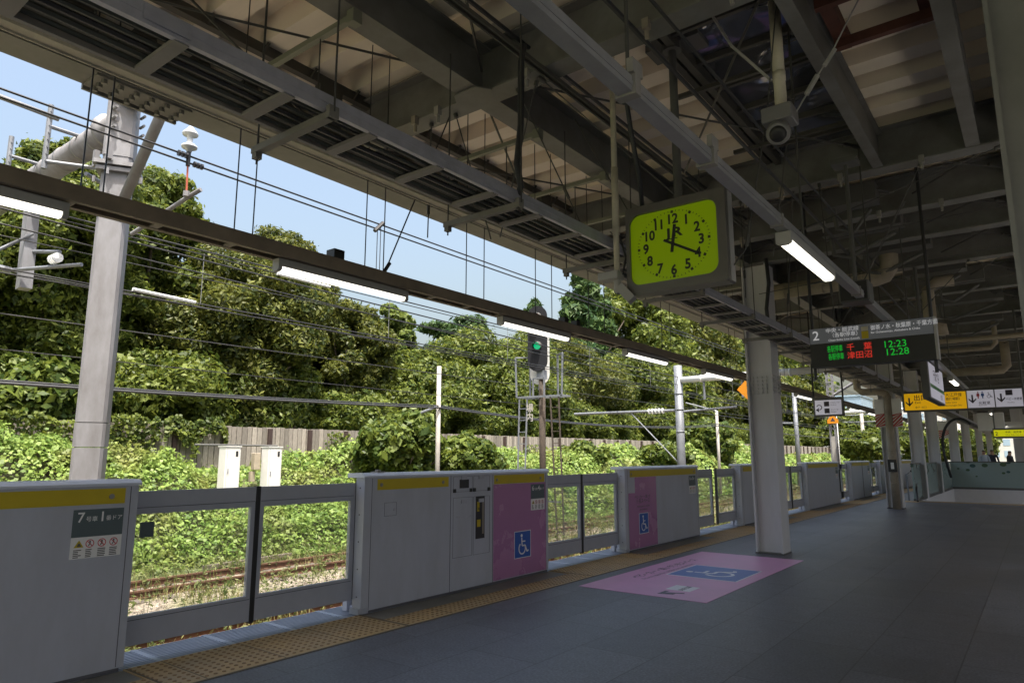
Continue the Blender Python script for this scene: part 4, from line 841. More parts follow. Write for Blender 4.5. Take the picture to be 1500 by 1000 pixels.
for yb in (4.22, 8.0, 9.55):
    for xx in (-5.0, -4.65, -4.3, -3.95, -3.0, -2.5, -2.0, -1.4, -0.7):
        q = MB(); x_ = xx+R.uniform(-0.1, 0.1); q.box(x_-0.025, x_+0.025, yb-0.14, yb-0.09, 4.45, 4.53); q.tube([(x_, yb-0.11, 4.38), (x_, yb-0.11, 4.45)], 0.016, 6); q.build('clamp', 'railr' if R.random() < 0.4 else 'alud', cl)

# ------------------------------------------------------------------ departure board
db = thing('departure_board', 'dark hanging departure board for track 2 with green and red LED lines', 'departure board', (-1.44, 8.6, 2.5))
K = 0.86; bx0, bx1, by, zb0, zb1 = -2.08, -0.80, 8.6, 2.49, 2.955
q = MB(); q.box(bx0, bx1, by, by+0.15, zb0, zb1); q.build('case', 'black', db)
q = MB(); q.box(bx1, bx1+0.025, by, by+0.15, zb0-0.004, zb1+0.004); q.build('end_cap', 'lampb', db)
q = MB(); q.box(bx0+0.005, bx1-0.003, by-0.008, by-0.001, zb0+0.28, zb1-0.004); hp = q.build('header_panel', 'hdr', db)
yb = by-0.0095; q = MB(); H0 = zb0+0.28
q.text('2', 0.155, (bx0+0.035, yb, H0+0.045), X, Z, 'LEFT', 0.01); q.text('中央・総武線', 0.060, (bx0+0.545, yb, H0+0.122), X, Z, 'RIGHT', 0.003); q.text('（各駅停車）', 0.057, (bx0+0.565, yb, H0+0.064), X, Z, 'RIGHT', 0.003)
q.text('Chuo-Sobu Line (Local)', 0.035, (bx0+0.545, yb, H0+0.017), X, Z, 'RIGHT', 0.004); q.text('御茶ノ水・秋葉原・千葉方面', 0.062, (bx0+0.665, yb, H0+0.105), X, Z, 'LEFT', 0.003, 0.82); q.text('for Ochanomizu, Akihabara & Chiba', 0.034, (bx0+0.665, yb, H0+0.062), X, Z, 'LEFT', 0.004, 0.98)
q.build('lettering', 'hdrtext', hp)
q = MB(); q.box(bx0+0.568, bx0+0.64, yb, yb+0.001, H0+0.012, H0+0.098); q.build('line_colour', 'yel', hp); q = MB(); q.box(bx0+0.568, bx0+0.64, yb, yb+0.001, H0+0.102, H0+0.15); q.build('line_colour_top', 'cream', hp)
yb = by-0.002; q = MB()
q.text('12:23', 0.108, (bx0+1.015, yb, zb0+0.168), X, Z, 'RIGHT', 0.0, 1.02); q.text('12:28', 0.108, (bx0+1.03, yb, zb0+0.079), X, Z, 'RIGHT', 0.0, 1.02)
q.text('各駅停車', 0.086, (bx0+0.185, yb, zb0+0.174), X, Z, 'LEFT', 0.002, 0.50); q.text('各駅停車', 0.086, (bx0+0.193, yb, zb0+0.082), X, Z, 'LEFT', 0.002, 0.50)
q.build('green_characters', 'led_g', db)
q = MB(); q.text('千　葉', 0.09, (bx0+0.395, yb, zb0+0.174), X, Z, 'LEFT', 0.002); q.text('津田沼', 0.09, (bx0+0.395, yb, zb0+0.08), X, Z, 'LEFT', 0.002); q.build('red_characters', 'led_r', db)
for xx in (bx0+0.018, bx1-0.018): q = MB(); q.tube([(xx, by+0.08, 2.35), (xx, by+0.08, 4.95)], 0.018, 8); q.build('hanger_pipe', 'black', db)

# ------------------------------------------------------------------ other hanging signs
us = thing('transfer_sign', 'small white hanging sign with a U turn arrow beyond the first column', 'sign', (-3.8, 17, 2.6))
q = MB(); q.box(-4.14, -3.49, 17.0, 17.1, 2.36, 2.80); q.build('frame', 'dgrey', us)
q = MB(); q.box(-4.10, -3.53, 16.995, 16.999, 2.40, 2.735); fp = q.build('face', 'panelw', us)
q = MB(); yy = 16.992
for i in range(10):
    a0, a1 = math.radians(-90+i*25), math.radians(-90+(i+1)*25); q.beam((-4.01+0.055*math.cos(a0), yy, 2.57+0.055*math.sin(a0)), (-4.01+0.055*math.cos(a1), yy, 2.57+0.055*math.sin(a1)), 0.018, 0.001, Y)
q.prism([(-4.09, 2.51), (-4.02, 2.56), (-4.02, 2.46)], (0, yy, 0), X, Z, Y, 0.001)
q.box(-3.90, -3.79, yy, yy+0.001, 2.59, 2.70); q.box(-3.90, -3.79, yy, yy+0.001, 2.43, 2.54)
q.text('エスカレーター', 0.05, (-3.76, yy, 2.65), X, Z, 'LEFT', 0, 0.6); q.text('Escalator', 0.035, (-3.76, yy, 2.61), X, Z); q.text('エレベーター', 0.05, (-3.76, yy, 2.49), X, Z, 'LEFT', 0, 0.6); q.text('Elevator', 0.035, (-3.76, yy, 2.45), X, Z)
q.build('lettering', 'ink', fp)
q = MB()
for xx in (-4.13, -3.50): q.tube([(xx, 17.05, 2.38), (xx, 17.05, 4.98)], 0.020, 8)
q.build('hanger_pipes', 'black', us)

es = thing('exit_sign', 'long hanging exit sign, amber on the left and white with toilet symbols on the right', 'sign', (-1.2, 17.5, 2.6))
q = MB(); q.box(-2.37, -0.17, 17.5, 17.62, 2.42, 2.875); q.build('frame', 'dgrey', es)
q = MB(); q.box(-2.33, -1.17, 17.494, 17.499, 2.46, 2.825); ap = q.build('amber_panel', 'amber', es)
q = MB(); q.box(-1.15, -0.68, 17.494, 17.499, 2.465, 2.83); q.box(-0.66, -0.20, 17.494, 17.499, 2.465, 2.83); wpn = q.build('white_panels', 'panelw', es)
def arrow(q, x, z, s, yy):
    q.box(x-0.09*s, x+0.09*s, yy, yy+0.001, z-0.5*s, z+0.5*s); q.prism([(x-0.4*s, z-0.12*s), (x, z-0.55*s), (x+0.4*s, z-0.12*s), (x+0.4*s, z+0.08*s), (x, z-0.32*s), (x-0.4*s, z+0.08*s)], (0, yy, 0), X, Z, Y, 0.001)
yy = 17.491; q = MB(); arrow(q, -2.235, 2.645, 0.18, yy); q.text('出口', 0.135, (-2.15, yy, 2.68), X, Z, 'LEFT', 0.012); q.text('Exit', 0.075, (-2.13, yy, 2.60), X, Z); q.text('출구  出口', 0.05, (-2.13, yy, 2.50), X, Z)
q.text('都営大江戸線', 0.085, (-1.70, yy, 2.73), X, Z, 'LEFT', 0.01, 0.9); q.text('（国立競技場駅）', 0.07, (-1.72, yy, 2.65), X, Z, 'LEFT', 0.01, 0.85); q.text('Toei Oedo Line', 0.055, (-1.70, yy, 2.58), X, Z); q.text('Kokuritsu-kyogijo Sta.', 0.05, (-1.70, yy, 2.52), X, Z)
q.build('lettering', 'ink', ap)
q = MB(); arrow(q, -1.06, 2.655, 0.17, yy); arrow(q, -0.56, 2.655, 0.17, yy); q.text('化粧室', 0.07, (-0.96, yy, 2.535), X, Z, 'LEFT', 0.01); q.text('Restroom', 0.035, (-0.96, yy, 2.50), X, Z); q.box(-0.48, -0.36, yy, yy+0.001, 2.70, 2.81); q.text('ベビー休憩室', 0.06, (-0.48, yy, 2.60), X, Z, 'LEFT', 0.01, 0.75); q.text('Nursery', 0.035, (-0.46, yy, 2.54), X, Z)
wheelchair(q, (-0.815, yy, 2.66), X, Z, -Y, 0.12, 0.001); q.build('lettering', 'ink', wpn)
for nm, xx, mm_ in (('woman_symbol', -0.955, 'sred'), ('man_symbol', -0.875, 'blue')):
    q = MB(); q.tube([(xx, yy, 2.785), (xx, yy+0.001, 2.785)], 0.014, 8); q.prism([(xx-0.022, 2.765), (xx+0.022, 2.765), (xx+0.03, 2.71), (xx+0.01, 2.70), (xx+0.01, 2.655), (xx-0.01, 2.655), (xx-0.01, 2.70), (xx-0.03, 2.71)], (0, yy, 0), X, Z, Y, 0.001); q.build(nm, mm_, wpn)
q = MB()
for xx in (-2.36, -0.18): q.tube([(xx, 17.56, 2.45), (xx, 17.56, 4.5)], 0.022, 8)
q.build('hanger_pipes', 'dgrey', es)
vs_ = thing('line_sign', 'white hanging sign with green band, seen edge on before the amber exit sign', 'sign', (-1.3, 13.5, 2.7))
q = MB(); q.box(-1.40, -1.30, 12.45, 14.6, 2.35, 3.0); q.build('frame', 'dgrey', vs_)
q = MB(); q.box(-1.2995, -1.296, 12.6, 14.55, 2.38, 2.94); fp = q.build('face', 'panelw', vs_)
q = MB(); q.box(-1.2955, -1.294, 12.6, 14.55, 2.54, 2.60); q.build('green_band', 'bar_green' if 'bar_green' in M else 'led_g', fp)
q = MB(); q.text('千駄ケ谷', 0.2, (-1.2955, 13.1, 2.70), Y, Z, 'LEFT', 0.01); q.text('信濃町', 0.1, (-1.2955, 13.9, 2.42), Y, Z); q.build('lettering', 'ink', fp)
q = MB()
for yy in (12.6, 14.4): q.tube([(-1.35, yy, 3.0), (-1.35, yy, 4.5)], 0.03, 8)
q.build('hanger_pipes', 'dgrey', vs_)
ys = thing('track_sign', 'narrow yellow lit sign for track 2 far away at the right edge', 'sign', (-0.7, 25, 2.1))
q = MB(); q.box(-1.10, 0.5, 25.0, 25.1, 1.99, 2.27); q.build('frame', 'dgrey', ys)
q = MB(); q.box(-1.08, 0.48, 24.995, 24.999, 2.03, 2.22); fp = q.build('face', 'yellit', ys); q = MB(); q.text('2', 0.15, (-1.05, 24.993, 2.06), X, Z, 'LEFT', 0.01); q.text('中央・総武線（各駅停車） 秋葉原・千葉方面', 0.065, (-0.80, 24.993, 2.13), X, Z, 'LEFT', 0.01); q.text('Chuo-Sobu Line (Local) for Akihabara', 0.05, (-0.80, 24.993, 2.06), X, Z); q.build('lettering', 'ink', fp)
q = MB()
for xx in (-1.05, 0.4): q.tube([(xx, 25.05, 2.2), (xx, 25.05, 4.5)], 0.02, 8)
q.build('hanger_pipes', 'dgrey', ys)
fb = MB(); fb.bbox(-1.75, -0.95, 30.0, 30.3, 2.35, 3.0, 0.02); one(fb, 'equipment_box', 'hwhite', 'grey white equipment box hanging over the stairwell below the exit sign', 'box')
q = MB(); pts = []
for i in range(17):
    a = math.pi*(1-i/16*0.72); pts.append((-2.55+0.62*math.cos(a), 33, 1.95+1.0*math.sin(a)))
q.tube([(-3.0, 33, 0.6), (-3.16, 33, 1.5)]+pts, 0.05, 8); one(q, 'arched_cable', 'cable', 'thick black cable bundle arching over the left end of the stairwell wall', 'cable', smooth=True)

# ------------------------------------------------------------------ stairwell
sw = thing('stairwell_wall', 'blue green leaf patterned glass parapet around the stairs down from the platform', 'parapet', (-1.3, 34, 0))
q = MB(); q.box(HX0-0.10, HX0-0.04, HY0-0.1, HY1, 0.06, 1.18); q.box(HX0-0.04, HX1+0.1, HY1+0.04, HY1+0.10, 0.06, 1.18); q.build('glass_panels', 'mural', sw)
q = MB(); q.box(HX0-0.12, HX0-0.02, HY0-0.1, HY1+0.02, 1.181, 1.22); q.box(HX0-0.12, HX1+0.1, HY1+0.021, HY1+0.12, 1.181, 1.22); q.box(HX0-0.11, HX0-0.02, HY0-0.1, HY1, 0.0, 0.0599); q.box(HX0-0.02, HX1+0.1, HY1+0.02, HY1+0.12, 0.0, 0.0599); q.build('rail', 'dgrey', sw)
q = MB(); q.box(HX0+0.003, HX0+0.03, HY0+0.003, HY1-0.04, -3.5, -0.03); q.box(HX0+0.003, HX1-0.003, HY1-0.035, HY1-0.003, -3.5, -0.03); q.box(HX1-0.03, HX1-0.003, HY0+0.003, HY1-0.04, -3.5, -0.03)
for k in range(20): q.box(HX0+0.031, HX1-0.031, HY0+0.003+k*0.33, HY0+k*0.33+0.333, -0.17*(k+1)-0.1, -0.17*(k+1))
q.build('stairs', 'stucco', sw)
hr = thing('handrail', 'dark sloping handrail at the top of the stairs beside the glass parapet', 'handrail', (-3.3, 26.3, 0))
q = MB(); q.tube([(-3.35, 26.0, 0.02), (-3.58, 27.6, 0.92), (-3.7, 27.6, 0.95)], 0.035, 8); q.build('rail', 'black', hr); q = MB(); q.tube([(-3.68, 26.6, 0.0), (-3.70, 26.6, 0.85), (-3.72, 27.5, 0.9)], 0.02, 8); q.tube([(-3.62, 26.3, 0.0), (-3.66, 26.5, 0.8)], 0.015, 8); q.build('post', 'galv', hr)

# people far beyond the stairs
def person(x, y, label, face, top, h=1.72, lean=0.0):
    me = bpy.data.meshes.new('person'); k = h/1.72; fx_, fy_ = math.sin(face), math.cos(face); sx_, sy_ = fy_, -fx_
    J = [((0,0,0.93),.13), ((0,0,1.18),.145), ((0,0,1.40),.125), ((0,0.0,1.50),.055), ((0,0.02,1.60),.088), ((0,0.02,1.70),.075),
         ((-.18,0,1.40),.055), ((-.24,.02,1.14),.042), ((-.20,.18,0.98),.033), ((-.17,.24,0.96),.03), ((.18,0,1.40),.055), ((.25,.02,1.14),.042), ((.23,.12,0.92),.033), ((.22,.15,0.85),.03),
         ((-.09,0,0.88),.085), ((-.10,.06,0.48),.058), ((-.10,0.0,0.08),.04), ((-.10,.14,0.035),.032), ((.09,0,0.88),.085), ((.10,.02,0.48),.058), ((.11,-.05,0.08),.04), ((.12,.09,0.035),.032)]
    E_ = [(0,1),(1,2),(2,3),(3,4),(4,5),(2,6),(6,7),(7,8),(8,9),(2,10),(10,11),(11,12),(12,13),(0,14),(14,15),(15,16),(16,17),(0,18),(18,19),(19,20),(20,21)]
    me.from_pydata([((sx_*p[0]+fx_*p[1])*k, (sy_*p[0]+fy_*p[1])*k, p[2]*k) for p, r_ in J], E_, [])
    me.materials.append(M['skin']); me.materials.append(M[top]); me.materials.append(M['trous']); me.materials.append(M['hair'])
    ob = bpy.data.objects.new('person', me); COL.objects.link(ob); md = ob.modifiers.new('s', 'SKIN')
    for i, (p, r_) in enumerate(J): me.skin_vertices[0].data[i].radius = (r_*k, r_*k)
    for v in me.skin_vertices[0].data: v.use_root = False
    me.skin_vertices[0].data[0].use_root = True
    ob.modifiers.new('u', 'SUBSURF').levels = 2; ob.modifiers[-1].render_levels = 2
    dg = bpy.context.evaluated_depsgraph_get(); ev = ob.evaluated_get(dg); m2 = bpy.data.meshes.new_from_object(ev); ob.modifiers.clear(); ob.data = m2
    mi = []
    for p in m2.polygons:
        z = p.center.z/k; mi.append(2 if z < 0.92 else (3 if z > 1.63 or (z > 1.56 and (p.center.x*fx_+p.center.y*fy_) < 0.0) else (0 if z > 1.46 or (z < 1.02 and math.hypot(p.center.x, p.center.y) > 0.2) else 1)))
    m2.polygons.foreach_set('material_index', mi); m2.polygons.foreach_set('use_smooth', [True]*len(m2.polygons))
    ob.location = (x, y, 0); tag(ob, label, 'person', None); return ob
person(-2.25, 40.5, 'person in a pale shirt with a dark bag standing beyond the stairwell wall', 2.6, 'shirtw', 1.78)
person(-1.95, 41.3, 'person in dark clothes directly behind the one in the pale shirt', 3.3, 'trous', 1.80)
person(-1.25, 41.0, 'black haired person in a black jacket, rightmost of the waiting people', 2.0, 'shirtd', 1.74)

# ------------------------------------------------------------------ catenary mast and gantry behind the gates
mx, my = -9.05, 3.5
ms = thing('catenary_mast', 'tall square grey catenary mast rising behind the nearest gate', 'mast', (mx, my, -1.25))
q = MB(); a = math.radians(24)
def sq(r, z, ang=a, k=0.12):
    o = []
    for i in range(4):
        for s_ in (-1, 1):
            th = ang+math.pi/2*i+s_*k+math.pi/4-math.pi/4
            o.append((mx+r*math.cos(th)*1.0, my+r*math.sin(th), z))
    return o
def mastseg(mb, z0, z1, w0, w1, b=0.03):
    v = []
    for z, w in ((z0, w0), (z1, w1)):
        h = w/2
        for (x, y_) in ((-h+b,-h),(h-b,-h),(h,-h+b),(h,h-b),(h-b,h),(-h+b,h),(-h,h-b),(-h,-h+b)):
            ca, sa = math.cos(-0.55), math.sin(-0.55); v.append((mx+x*ca-y_*sa, my+x*sa+y_*ca, z))
    mb.add(v, [tuple(reversed(range(8))), tuple(range(8, 16))]+[(i, (i+1)%8, 8+(i+1)%8, 8+i) for i in range(8)])
mastseg(q, -1.25, 1.55, 0.325, 0.325); mastseg(q, 1.56, 1.84, 0.33, 0.33); mastseg(q, 1.85, 5.2, 0.325, 0.325, 0.035); mastseg(q, 4.45, 4.52, 0.37, 0.37); mastseg(q, 5.2, 6.2, 0.34, 0.33)
q.build('shaft', 'mast', ms)
q = MB(); mastseg(q, 5.05, 5.1, 0.5, 0.5, 0.02); mastseg(q, 4.98, 5.03, 0.44, 0.44, 0.02)
for dx, dy in ((0.2, -0.2), (0.2, 0.2), (-0.2, -0.2), (-0.2, 0.2)):
    q.box(mx+dx-0.03, mx+dx+0.03, my+dy-0.03, my+dy+0.03, 5.1, 5.32)
    q.tube([(mx+dx, my+dy, 4.9), (mx+dx, my+dy, 4.98)], 0.02, 6)
for zz in (5.55, 5.68, 5.81, 5.94, 6.07):
    for s_ in (-0.17, 0.17): q.tube([(mx+0.1, my+s_, zz), (mx+0.22, my+s_, zz)], 0.018, 6)
q.tube([(mx+0.12, my, 6.0), (mx+0.3, my, 6.0)], 0.15, 14); q.tube([(mx+0.3, my, 6.0), (mx+0.33, my, 6.0)], 0.2, 14)
q.build('flanges', 'mast', ms)
q = MB(); q.tube([(mx-0.15, my, 5.72), (-17.5, my, 5.72)], 0.17, 18); q.tube([(mx-0.42, my, 5.72), (mx-0.36, my, 5.72)], 0.23, 14)
for xx in (-9.8, -10.3, -10.9, -11.5): q.tube([(xx, my, 5.72), (xx+0.06, my, 5.72)], 0.182, 18)
q.build('gantry_pipe', 'mast', ms, True)
q = MB(); q.tube([(mx+0.25, my, 4.62), (mx+1.25, my, 5.7), (mx+1.9, my, 6.4)], 0.065, 10); q.build('brace_pipe', 'mast', ms, True)
q = MB()
for (xx, yo) in ((-10.1, -0.5), (-11.6, -0.5), (-10.4, 0.45)):
    q.tube([(xx, my+yo, 5.2), (xx, my+yo, 6.1)], 0.035, 8); q.tube([(xx, my+yo, 5.3), (xx+0.3, my, 5.3)], 0.03, 8); q.tube([(xx, my+yo, 5.8), (xx, my, 5.8)], 0.03, 8)
    for k in range(8): q.tube([(xx+0.03, my+yo, 5.3+k*0.1), (xx+0.045, my+yo, 5.3+k*0.1)], 0.012, 5)
q.tube([(-9.6, my-0.55, 5.72), (-9.6, -2, 5.95)], 0.035, 8); q.build('cable_brackets', 'galv', ms)
q = MB(); q.beam((-12.1, my, 5.6), (-12.02, my, 3.95), 0.2, 0.16, Y); q.build('drop_post', 'mast', ms)
q = MB(); q.tube([(-12.0, my-0.2, 4.2), (-10.9, my+0.35, 4.22)], 0.03, 8); q.tube([(-12.0, my+0.05, 4.55), (-11.2, my+0.15, 4.42)], 0.03, 8); q.tube([(-12.0, my-0.9, 4.25), (-12.0, my-0.2, 4.2)], 0.045, 8); q.tube([(-12.2, my-0.7, 4.2), (-11.9, my, 4.8)], 0.025, 8); q.build('cantilever_arm', 'galv', ms)
q = MB()
for k in range(4): q.tube([(-11.35+k*0.06, my+0.12, 4.32), (-11.33+k*0.06, my+0.12, 4.32)], 0.075, 10)
for k in range(4): q.tube([(-12.25+k*0.06, my-0.6, 4.45), (-12.23+k*0.06, my-0.6, 4.45)], 0.07, 10)
q.build('insulators', 'porc', ms)
ia = thing('wire_insulator', 'white disc insulator with a thin red rod holding the twin wires right of the mast', 'insulator', (-7.15, 3.5, 4.5))
q = MB()
pr = [(0.02, 5.06), (0.04, 5.03), (0.085, 4.98), (0.08, 4.96), (0.035, 4.955), (0.03, 4.90), (0.03, 4.87), (0.085, 4.83), (0.08, 4.81), (0.04, 4.80), (0.025, 4.76)]
q.tube([(-7.15, 3.46, z) for r_, z in pr], [r_ for r_, z in pr], 16); q.build('discs', 'porc', ia, True)
q = MB()
for dy, dz in ((-0.09, 4.70), (0.09, 4.63)):
    for k in range(3): q.tube([(-7.12, 3.46+dy-0.04+k*0.04, dz), (-7.12, 3.46+dy-0.02+k*0.04, dz)], 0.035, 8)
q.tube([(-7.15, 3.46, 4.78), (-7.15, 3.46, 4.6)], 0.025, 6); q.build('clamps', 'wire', ia)
q = MB(); q.tube([(-7.15, 3.46, 4.6), (-7.15, 3.47, 4.3)], 0.011, 6); q.build('rod', 'redrod', ia)
q = MB(); q.tube([(-8.0, 3.3, 3.95), (-7.15, 3.5, 4.26), (-7.0, 3.55, 4.32)], 0.024, 8); q.tube([(-7.15, 3.47, 4.25), (-7.15, 3.47, 4.31)], 0.035, 8); q.build('strut', 'mast', ia)

# second gantry pole further along
g2p = thing('gantry_pole', 'round galvanised gantry pole beyond the third gate with a pale pipe reaching over the platform', 'pole', (-9.05, 20.6, -1.25))
q = MB(); q.tube([(-9.05, 20.6, -1.25), (-9.05, 20.6, 4.33)], 0.13, 16)
for zz in (0.5, 2.2, 2.9, 3.4): q.tube([(-9.05, 20.6, zz), (-9.05, 20.6, zz+0.04)], 0.14, 16)
q.build('pole', 'galv', g2p, True)
q = MB(); q.tube([(-9.0, 20.6, 3.86), (-4.3, 20.6, 3.88)], 0.10, 14)
for xx in (-8.3, -7.0, -5.6): q.tube([(xx, 20.6, 3.86), (xx+0.05, 20.6, 3.86)], 0.12, 12)
q.build('gantry_pipe', 'porc', g2p, True)
q = MB(); q.tube([(-9.05, 20.6, 2.9), (-13.0, 20.6, 2.92)], 0.045, 8); q.tube([(-9.05, 20.6, 2.85), (-7.3, 20.9, 2.95)], 0.035, 8); q.tube([(-10.8, 20.6, 2.9), (-9.1, 20.6, 1.2)], 0.02, 6)
for xx in (-8.2, -7.0, -6.2): q.tube([(xx, 20.6, 3.8), (xx, 20.6, 3.2)], 0.04, 8)
q.build('brackets', 'galv', g2p)
q = MB()
for k in range(5): q.tube([(-9.6-k*0.12, 20.6, 2.9), (-9.64-k*0.12, 20.6, 2.9)], 0.09, 10)
q.build('insulators', 'porc', g2p)
wsn = thing('warning_diamond', 'orange diamond warning board half hidden by the first column', 'sign', (-6.85, 20.3, 3.4))
q = MB(); q.prism([(0, -0.36), (0.36, 0), (0, 0.36), (-0.36, 0)], (-6.72, 20.35, 3.42), X, Z, Y, 0.02); q.build('board', 'orange', wsn)

def pole(x, y, z0, z1, r, m, label, arms=()):
    t = thing('line_pole', label, 'pole', (x, y, z0)); q = MB(); q.tube([(x, y, z0), (x, y, z1)], [r*1.1, r], 12); q.build('pole', m, t, True)
    for (a_, b_, rr_) in arms: q = MB(); q.tube([a_, b_], rr_, 7); q.build('arm', 'galv', t)
    return t
pole(-15.9, 16.7, -1.1, 4.45, 0.075, 'conc', 'slim pale concrete pole standing in the vines left of the signal', [((-15.9, 16.7, 3.1), (-16.5, 16.5, 2.9), 0.05)])
pole(-15.6, 41.0, -0.8, 4.2, 0.085, 'conc', 'thin grey pole in front of the bank just left of the first column', [((-15.6, 41, 4.2), (-17.4, 40.6, 4.75), 0.04)])
pole(-14.5, 49.5, -0.8, 4.4, 0.10, 'conc', 'thin concrete pole just right of the first column')
pole(-15.0, 56.0, -0.8, 6.4, 0.16, 'galv', 'grey steel pole under the small U turn sign', [((-15, 56, 4.0), (-18, 56, 4.1), 0.05)])
pole(-14.2, 77.0, -0.8, 6.5, 0.16, 'conc', 'brownish pole standing in front of the grey block wall far away', [((-16, 77, 5.6), (-12.5, 77, 5.6), 0.05), ((-16, 77, 4.9), (-12.5, 77, 4.9), 0.05)])
lm = thing('lattice_mast', 'blue grey lattice mast rising behind the small U turn sign', 'mast', (-7.0, 32, -1.25))
q = MB()
for dx, dy in ((-0.11, -0.11), (0.11, -0.11), (0.11, 0.11), (-0.11, 0.11)): q.beam((-7.05+dx, 32+dy, -1.25), (-7.05+dx, 32+dy, 5.6), 0.05, 0.05)
zz = 2.6
while zz < 5.5: q.box(-7.16, -6.94, 31.88, 31.90, zz, zz+0.06); q.box(-6.94, -6.92, 31.89, 32.11, zz+0.1, zz+0.16); zz += 0.2
q.tube([(-7.05, 32, 4.0), (-4.3, 32, 5.6)], 0.06, 8); q.build('lattice', 'mast', lm)
q = MB(); q.box(-7.13, -6.97, 31.86, 32.14, -1.25, 2.3); q.build('lower_post', 'conc', lm)
ws2 = thing('warning_triangle', 'small orange triangular plate on the lattice mast below the U turn sign', 'sign', (-7.05, 31.8, 3.0))
q = MB(); q.prism([(-0.22, -0.16), (0.22, -0.16), (0.22, 0), (0, 0.24), (-0.22, 0)], (-7.0, 31.80, 3.0), X, Z, Y, 0.02); q.build('board', 'orange', ws2)
q = MB(); q.prism([(-0.09, -0.06), (0.09, -0.06), (0, 0.1)], (-7.0, 31.795, 3.0), X, Z, Y, 0.004); q.build('mark', 'ink', ws2)
q = MB(); q.tube([(-13, 60, 4.9), (-3.5, 60, 5.1)], 0.13, 10); q.tube([(-13, 60, -1.2), (-13, 60, 6)], 0.14, 10); one(q, 'far_gantry', 'porc', 'distant pale gantry pipe spanning the tracks right of the U turn sign', 'gantry', smooth=True)

# ------------------------------------------------------------------ railway signal
sx, sy = -12.85, 18.4
sg = thing('railway_signal', 'black railway signal showing a green light above a rusty ladder platform', 'railway signal', (sx, sy, -1.25))
q = MB(); q.tube([(sx, sy, -1.25), (sx, sy, 4.4)], 0.105, 14); q.tube([(sx, sy, 4.4), (sx, sy, 6.35)], 0.05, 10); q.build('post', 'bark', sg, True)
hx = sx-0.06; F_ = Vector((0.35, -0.94, 0)).normalized(); Rt = Vector((F_.y*-1, F_.x, 0)); Rt = Vector((0.94, 0.35, 0))
def cap_poly(w, h, k=14):
    o = [];
    for i in range(k+1): a_ = math.pi*i/k; o.append((w/2*math.cos(a_), h/2-w/2+w/2*math.sin(a_)))
    for i in range(k+1): a_ = math.pi+math.pi*i/k; o.append((w/2*math.cos(a_), -h/2+w/2+w/2*math.sin(a_)))
    return o
hc = Vector((hx, sy-0.15, 5.3))
q = MB(); q.prism(cap_poly(0.66, 2.2), hc, Rt, Z, F_, 0.06); hd = q.build('head', 'sighead', sg)
for zo, mt in ((0.72, 'red_s'), (-0.25, 'green_s')):
    q = MB(); c_ = hc+Z*zo+F_*0.06; q.tube([c_, c_+F_*0.02], 0.12, 16); q.build('lens', mt, hd)
    q = MB()
    vs2 = []; fs2 = []; K = 12
    for j, L_ in ((0, 0.0), (1, 0.30)):
        for i in range(K+1):
            a_ = math.radians(-15+210*i/K); rr_ = 0.155-0.01*j; lo_ = L_*(0.5+0.5*max(0, math.sin(a_))) if j else 0; vs2.append(c_+Rt*(rr_*math.cos(a_))+Z*(rr_*math.sin(a_)-0.05*j)+F_*lo_)
    for i in range(K): fs2.append((i, i+1, K+2+i, K+1+i))
    q.add(vs2, fs2); q.build('hood', 'dgrey', hd)
q = MB(); q.prism(cap_poly(0.66, 1.9), (sx-0.22, sy+0.2, 4.75), Rt, Z, F_, 0.05); q.build('rear_head', 'hwhite', sg)
q = MB(); q.box(sx-0.14, sx+0.14, sy-0.12, sy+0.1, 3.95, 4.25); q.tube([(sx-0.1, sy, 3.6), (sx-0.02, sy, 4.0)], 0.06, 8); q.build('fittings', 'galv', sg)
pz = 3.38; q = MB()
q.beam((sx-0.85, sy-0.2, pz), (sx+0.85, sy-0.2, pz-0.02), 0.06, 0.06); q.beam((sx-0.85, sy+0.35, pz), (sx+0.85, sy+0.35, pz), 0.06, 0.06)
for xx in (-0.85, -0.45, 0, 0.45, 0.85): q.beam((sx+xx, sy-0.2, pz), (sx+xx, sy+0.35, pz), 0.05, 0.05)
for xx in (-0.9, 0.9):
    q.beam((sx+xx, sy-0.2, pz), (sx+xx*1.05, sy-0.2, pz+1.35), 0.045, 0.045); q.beam((sx+xx*0.62, sy+0.1, pz), (sx+xx*0.62, sy+0.1, pz+1.35), 0.045, 0.045); q.beam((sx+xx*1.05, sy-0.2, pz+1.35), (sx+xx*0.62, sy+0.1, pz+1.35), 0.045, 0.045)
for xx in (-0.22, 0.22): q.beam((sx+xx, sy-0.2, pz), (sx+xx, sy-0.2, pz+0.6), 0.04, 0.04)
q.beam((sx-0.22, sy-0.2, pz+0.6), (sx+0.22, sy-0.2, pz+0.6), 0.04, 0.04); q.build('maintenance_platform', 'galv', sg)
for s_ in (-1, 1):
    q = MB(); xa, xb = sx+s_*0.78, sx+s_*0.46
    if s_ == -1: A0, A1, B0, B1 = (xa, sy-0.2, pz), (xa+0.05, sy-0.45, -1.2), (xb, sy-0.2, pz), (xb, sy-0.45, -1.2)
    else: A0, A1, B0, B1 = (xa, sy-0.2, pz), (xa+0.35, sy-0.5, -1.2), (xb, sy-0.2, pz), (xb+0.42, sy-0.5, -1.2)
    q.beam(A0, A1, 0.04, 0.035); q.beam(B0, B1, 0.04, 0.035)
    for k in range(1, 12):
        t_ = k/12; q.beam(Vector(A0).lerp(Vector(A1), t_), Vector(B0).lerp(Vector(B1), t_), 0.025, 0.025)
    q.build('ladder', 'galv' if s_ == -1 else 'bark', sg)
q = MB(); q.beam((sx-0.5, sy-0.25, 0.05), (sx+0.85, sy-0.25, 0.05), 0.04, 0.04); q.build('cross_bar', 'galv', sg)
q = MB()
for i, ch in enumerate('場内'): q.text(ch, 0.30, (sx-0.33, sy-0.25, 2.90-i*0.30), X, Z, 'CENTER', 0.02)
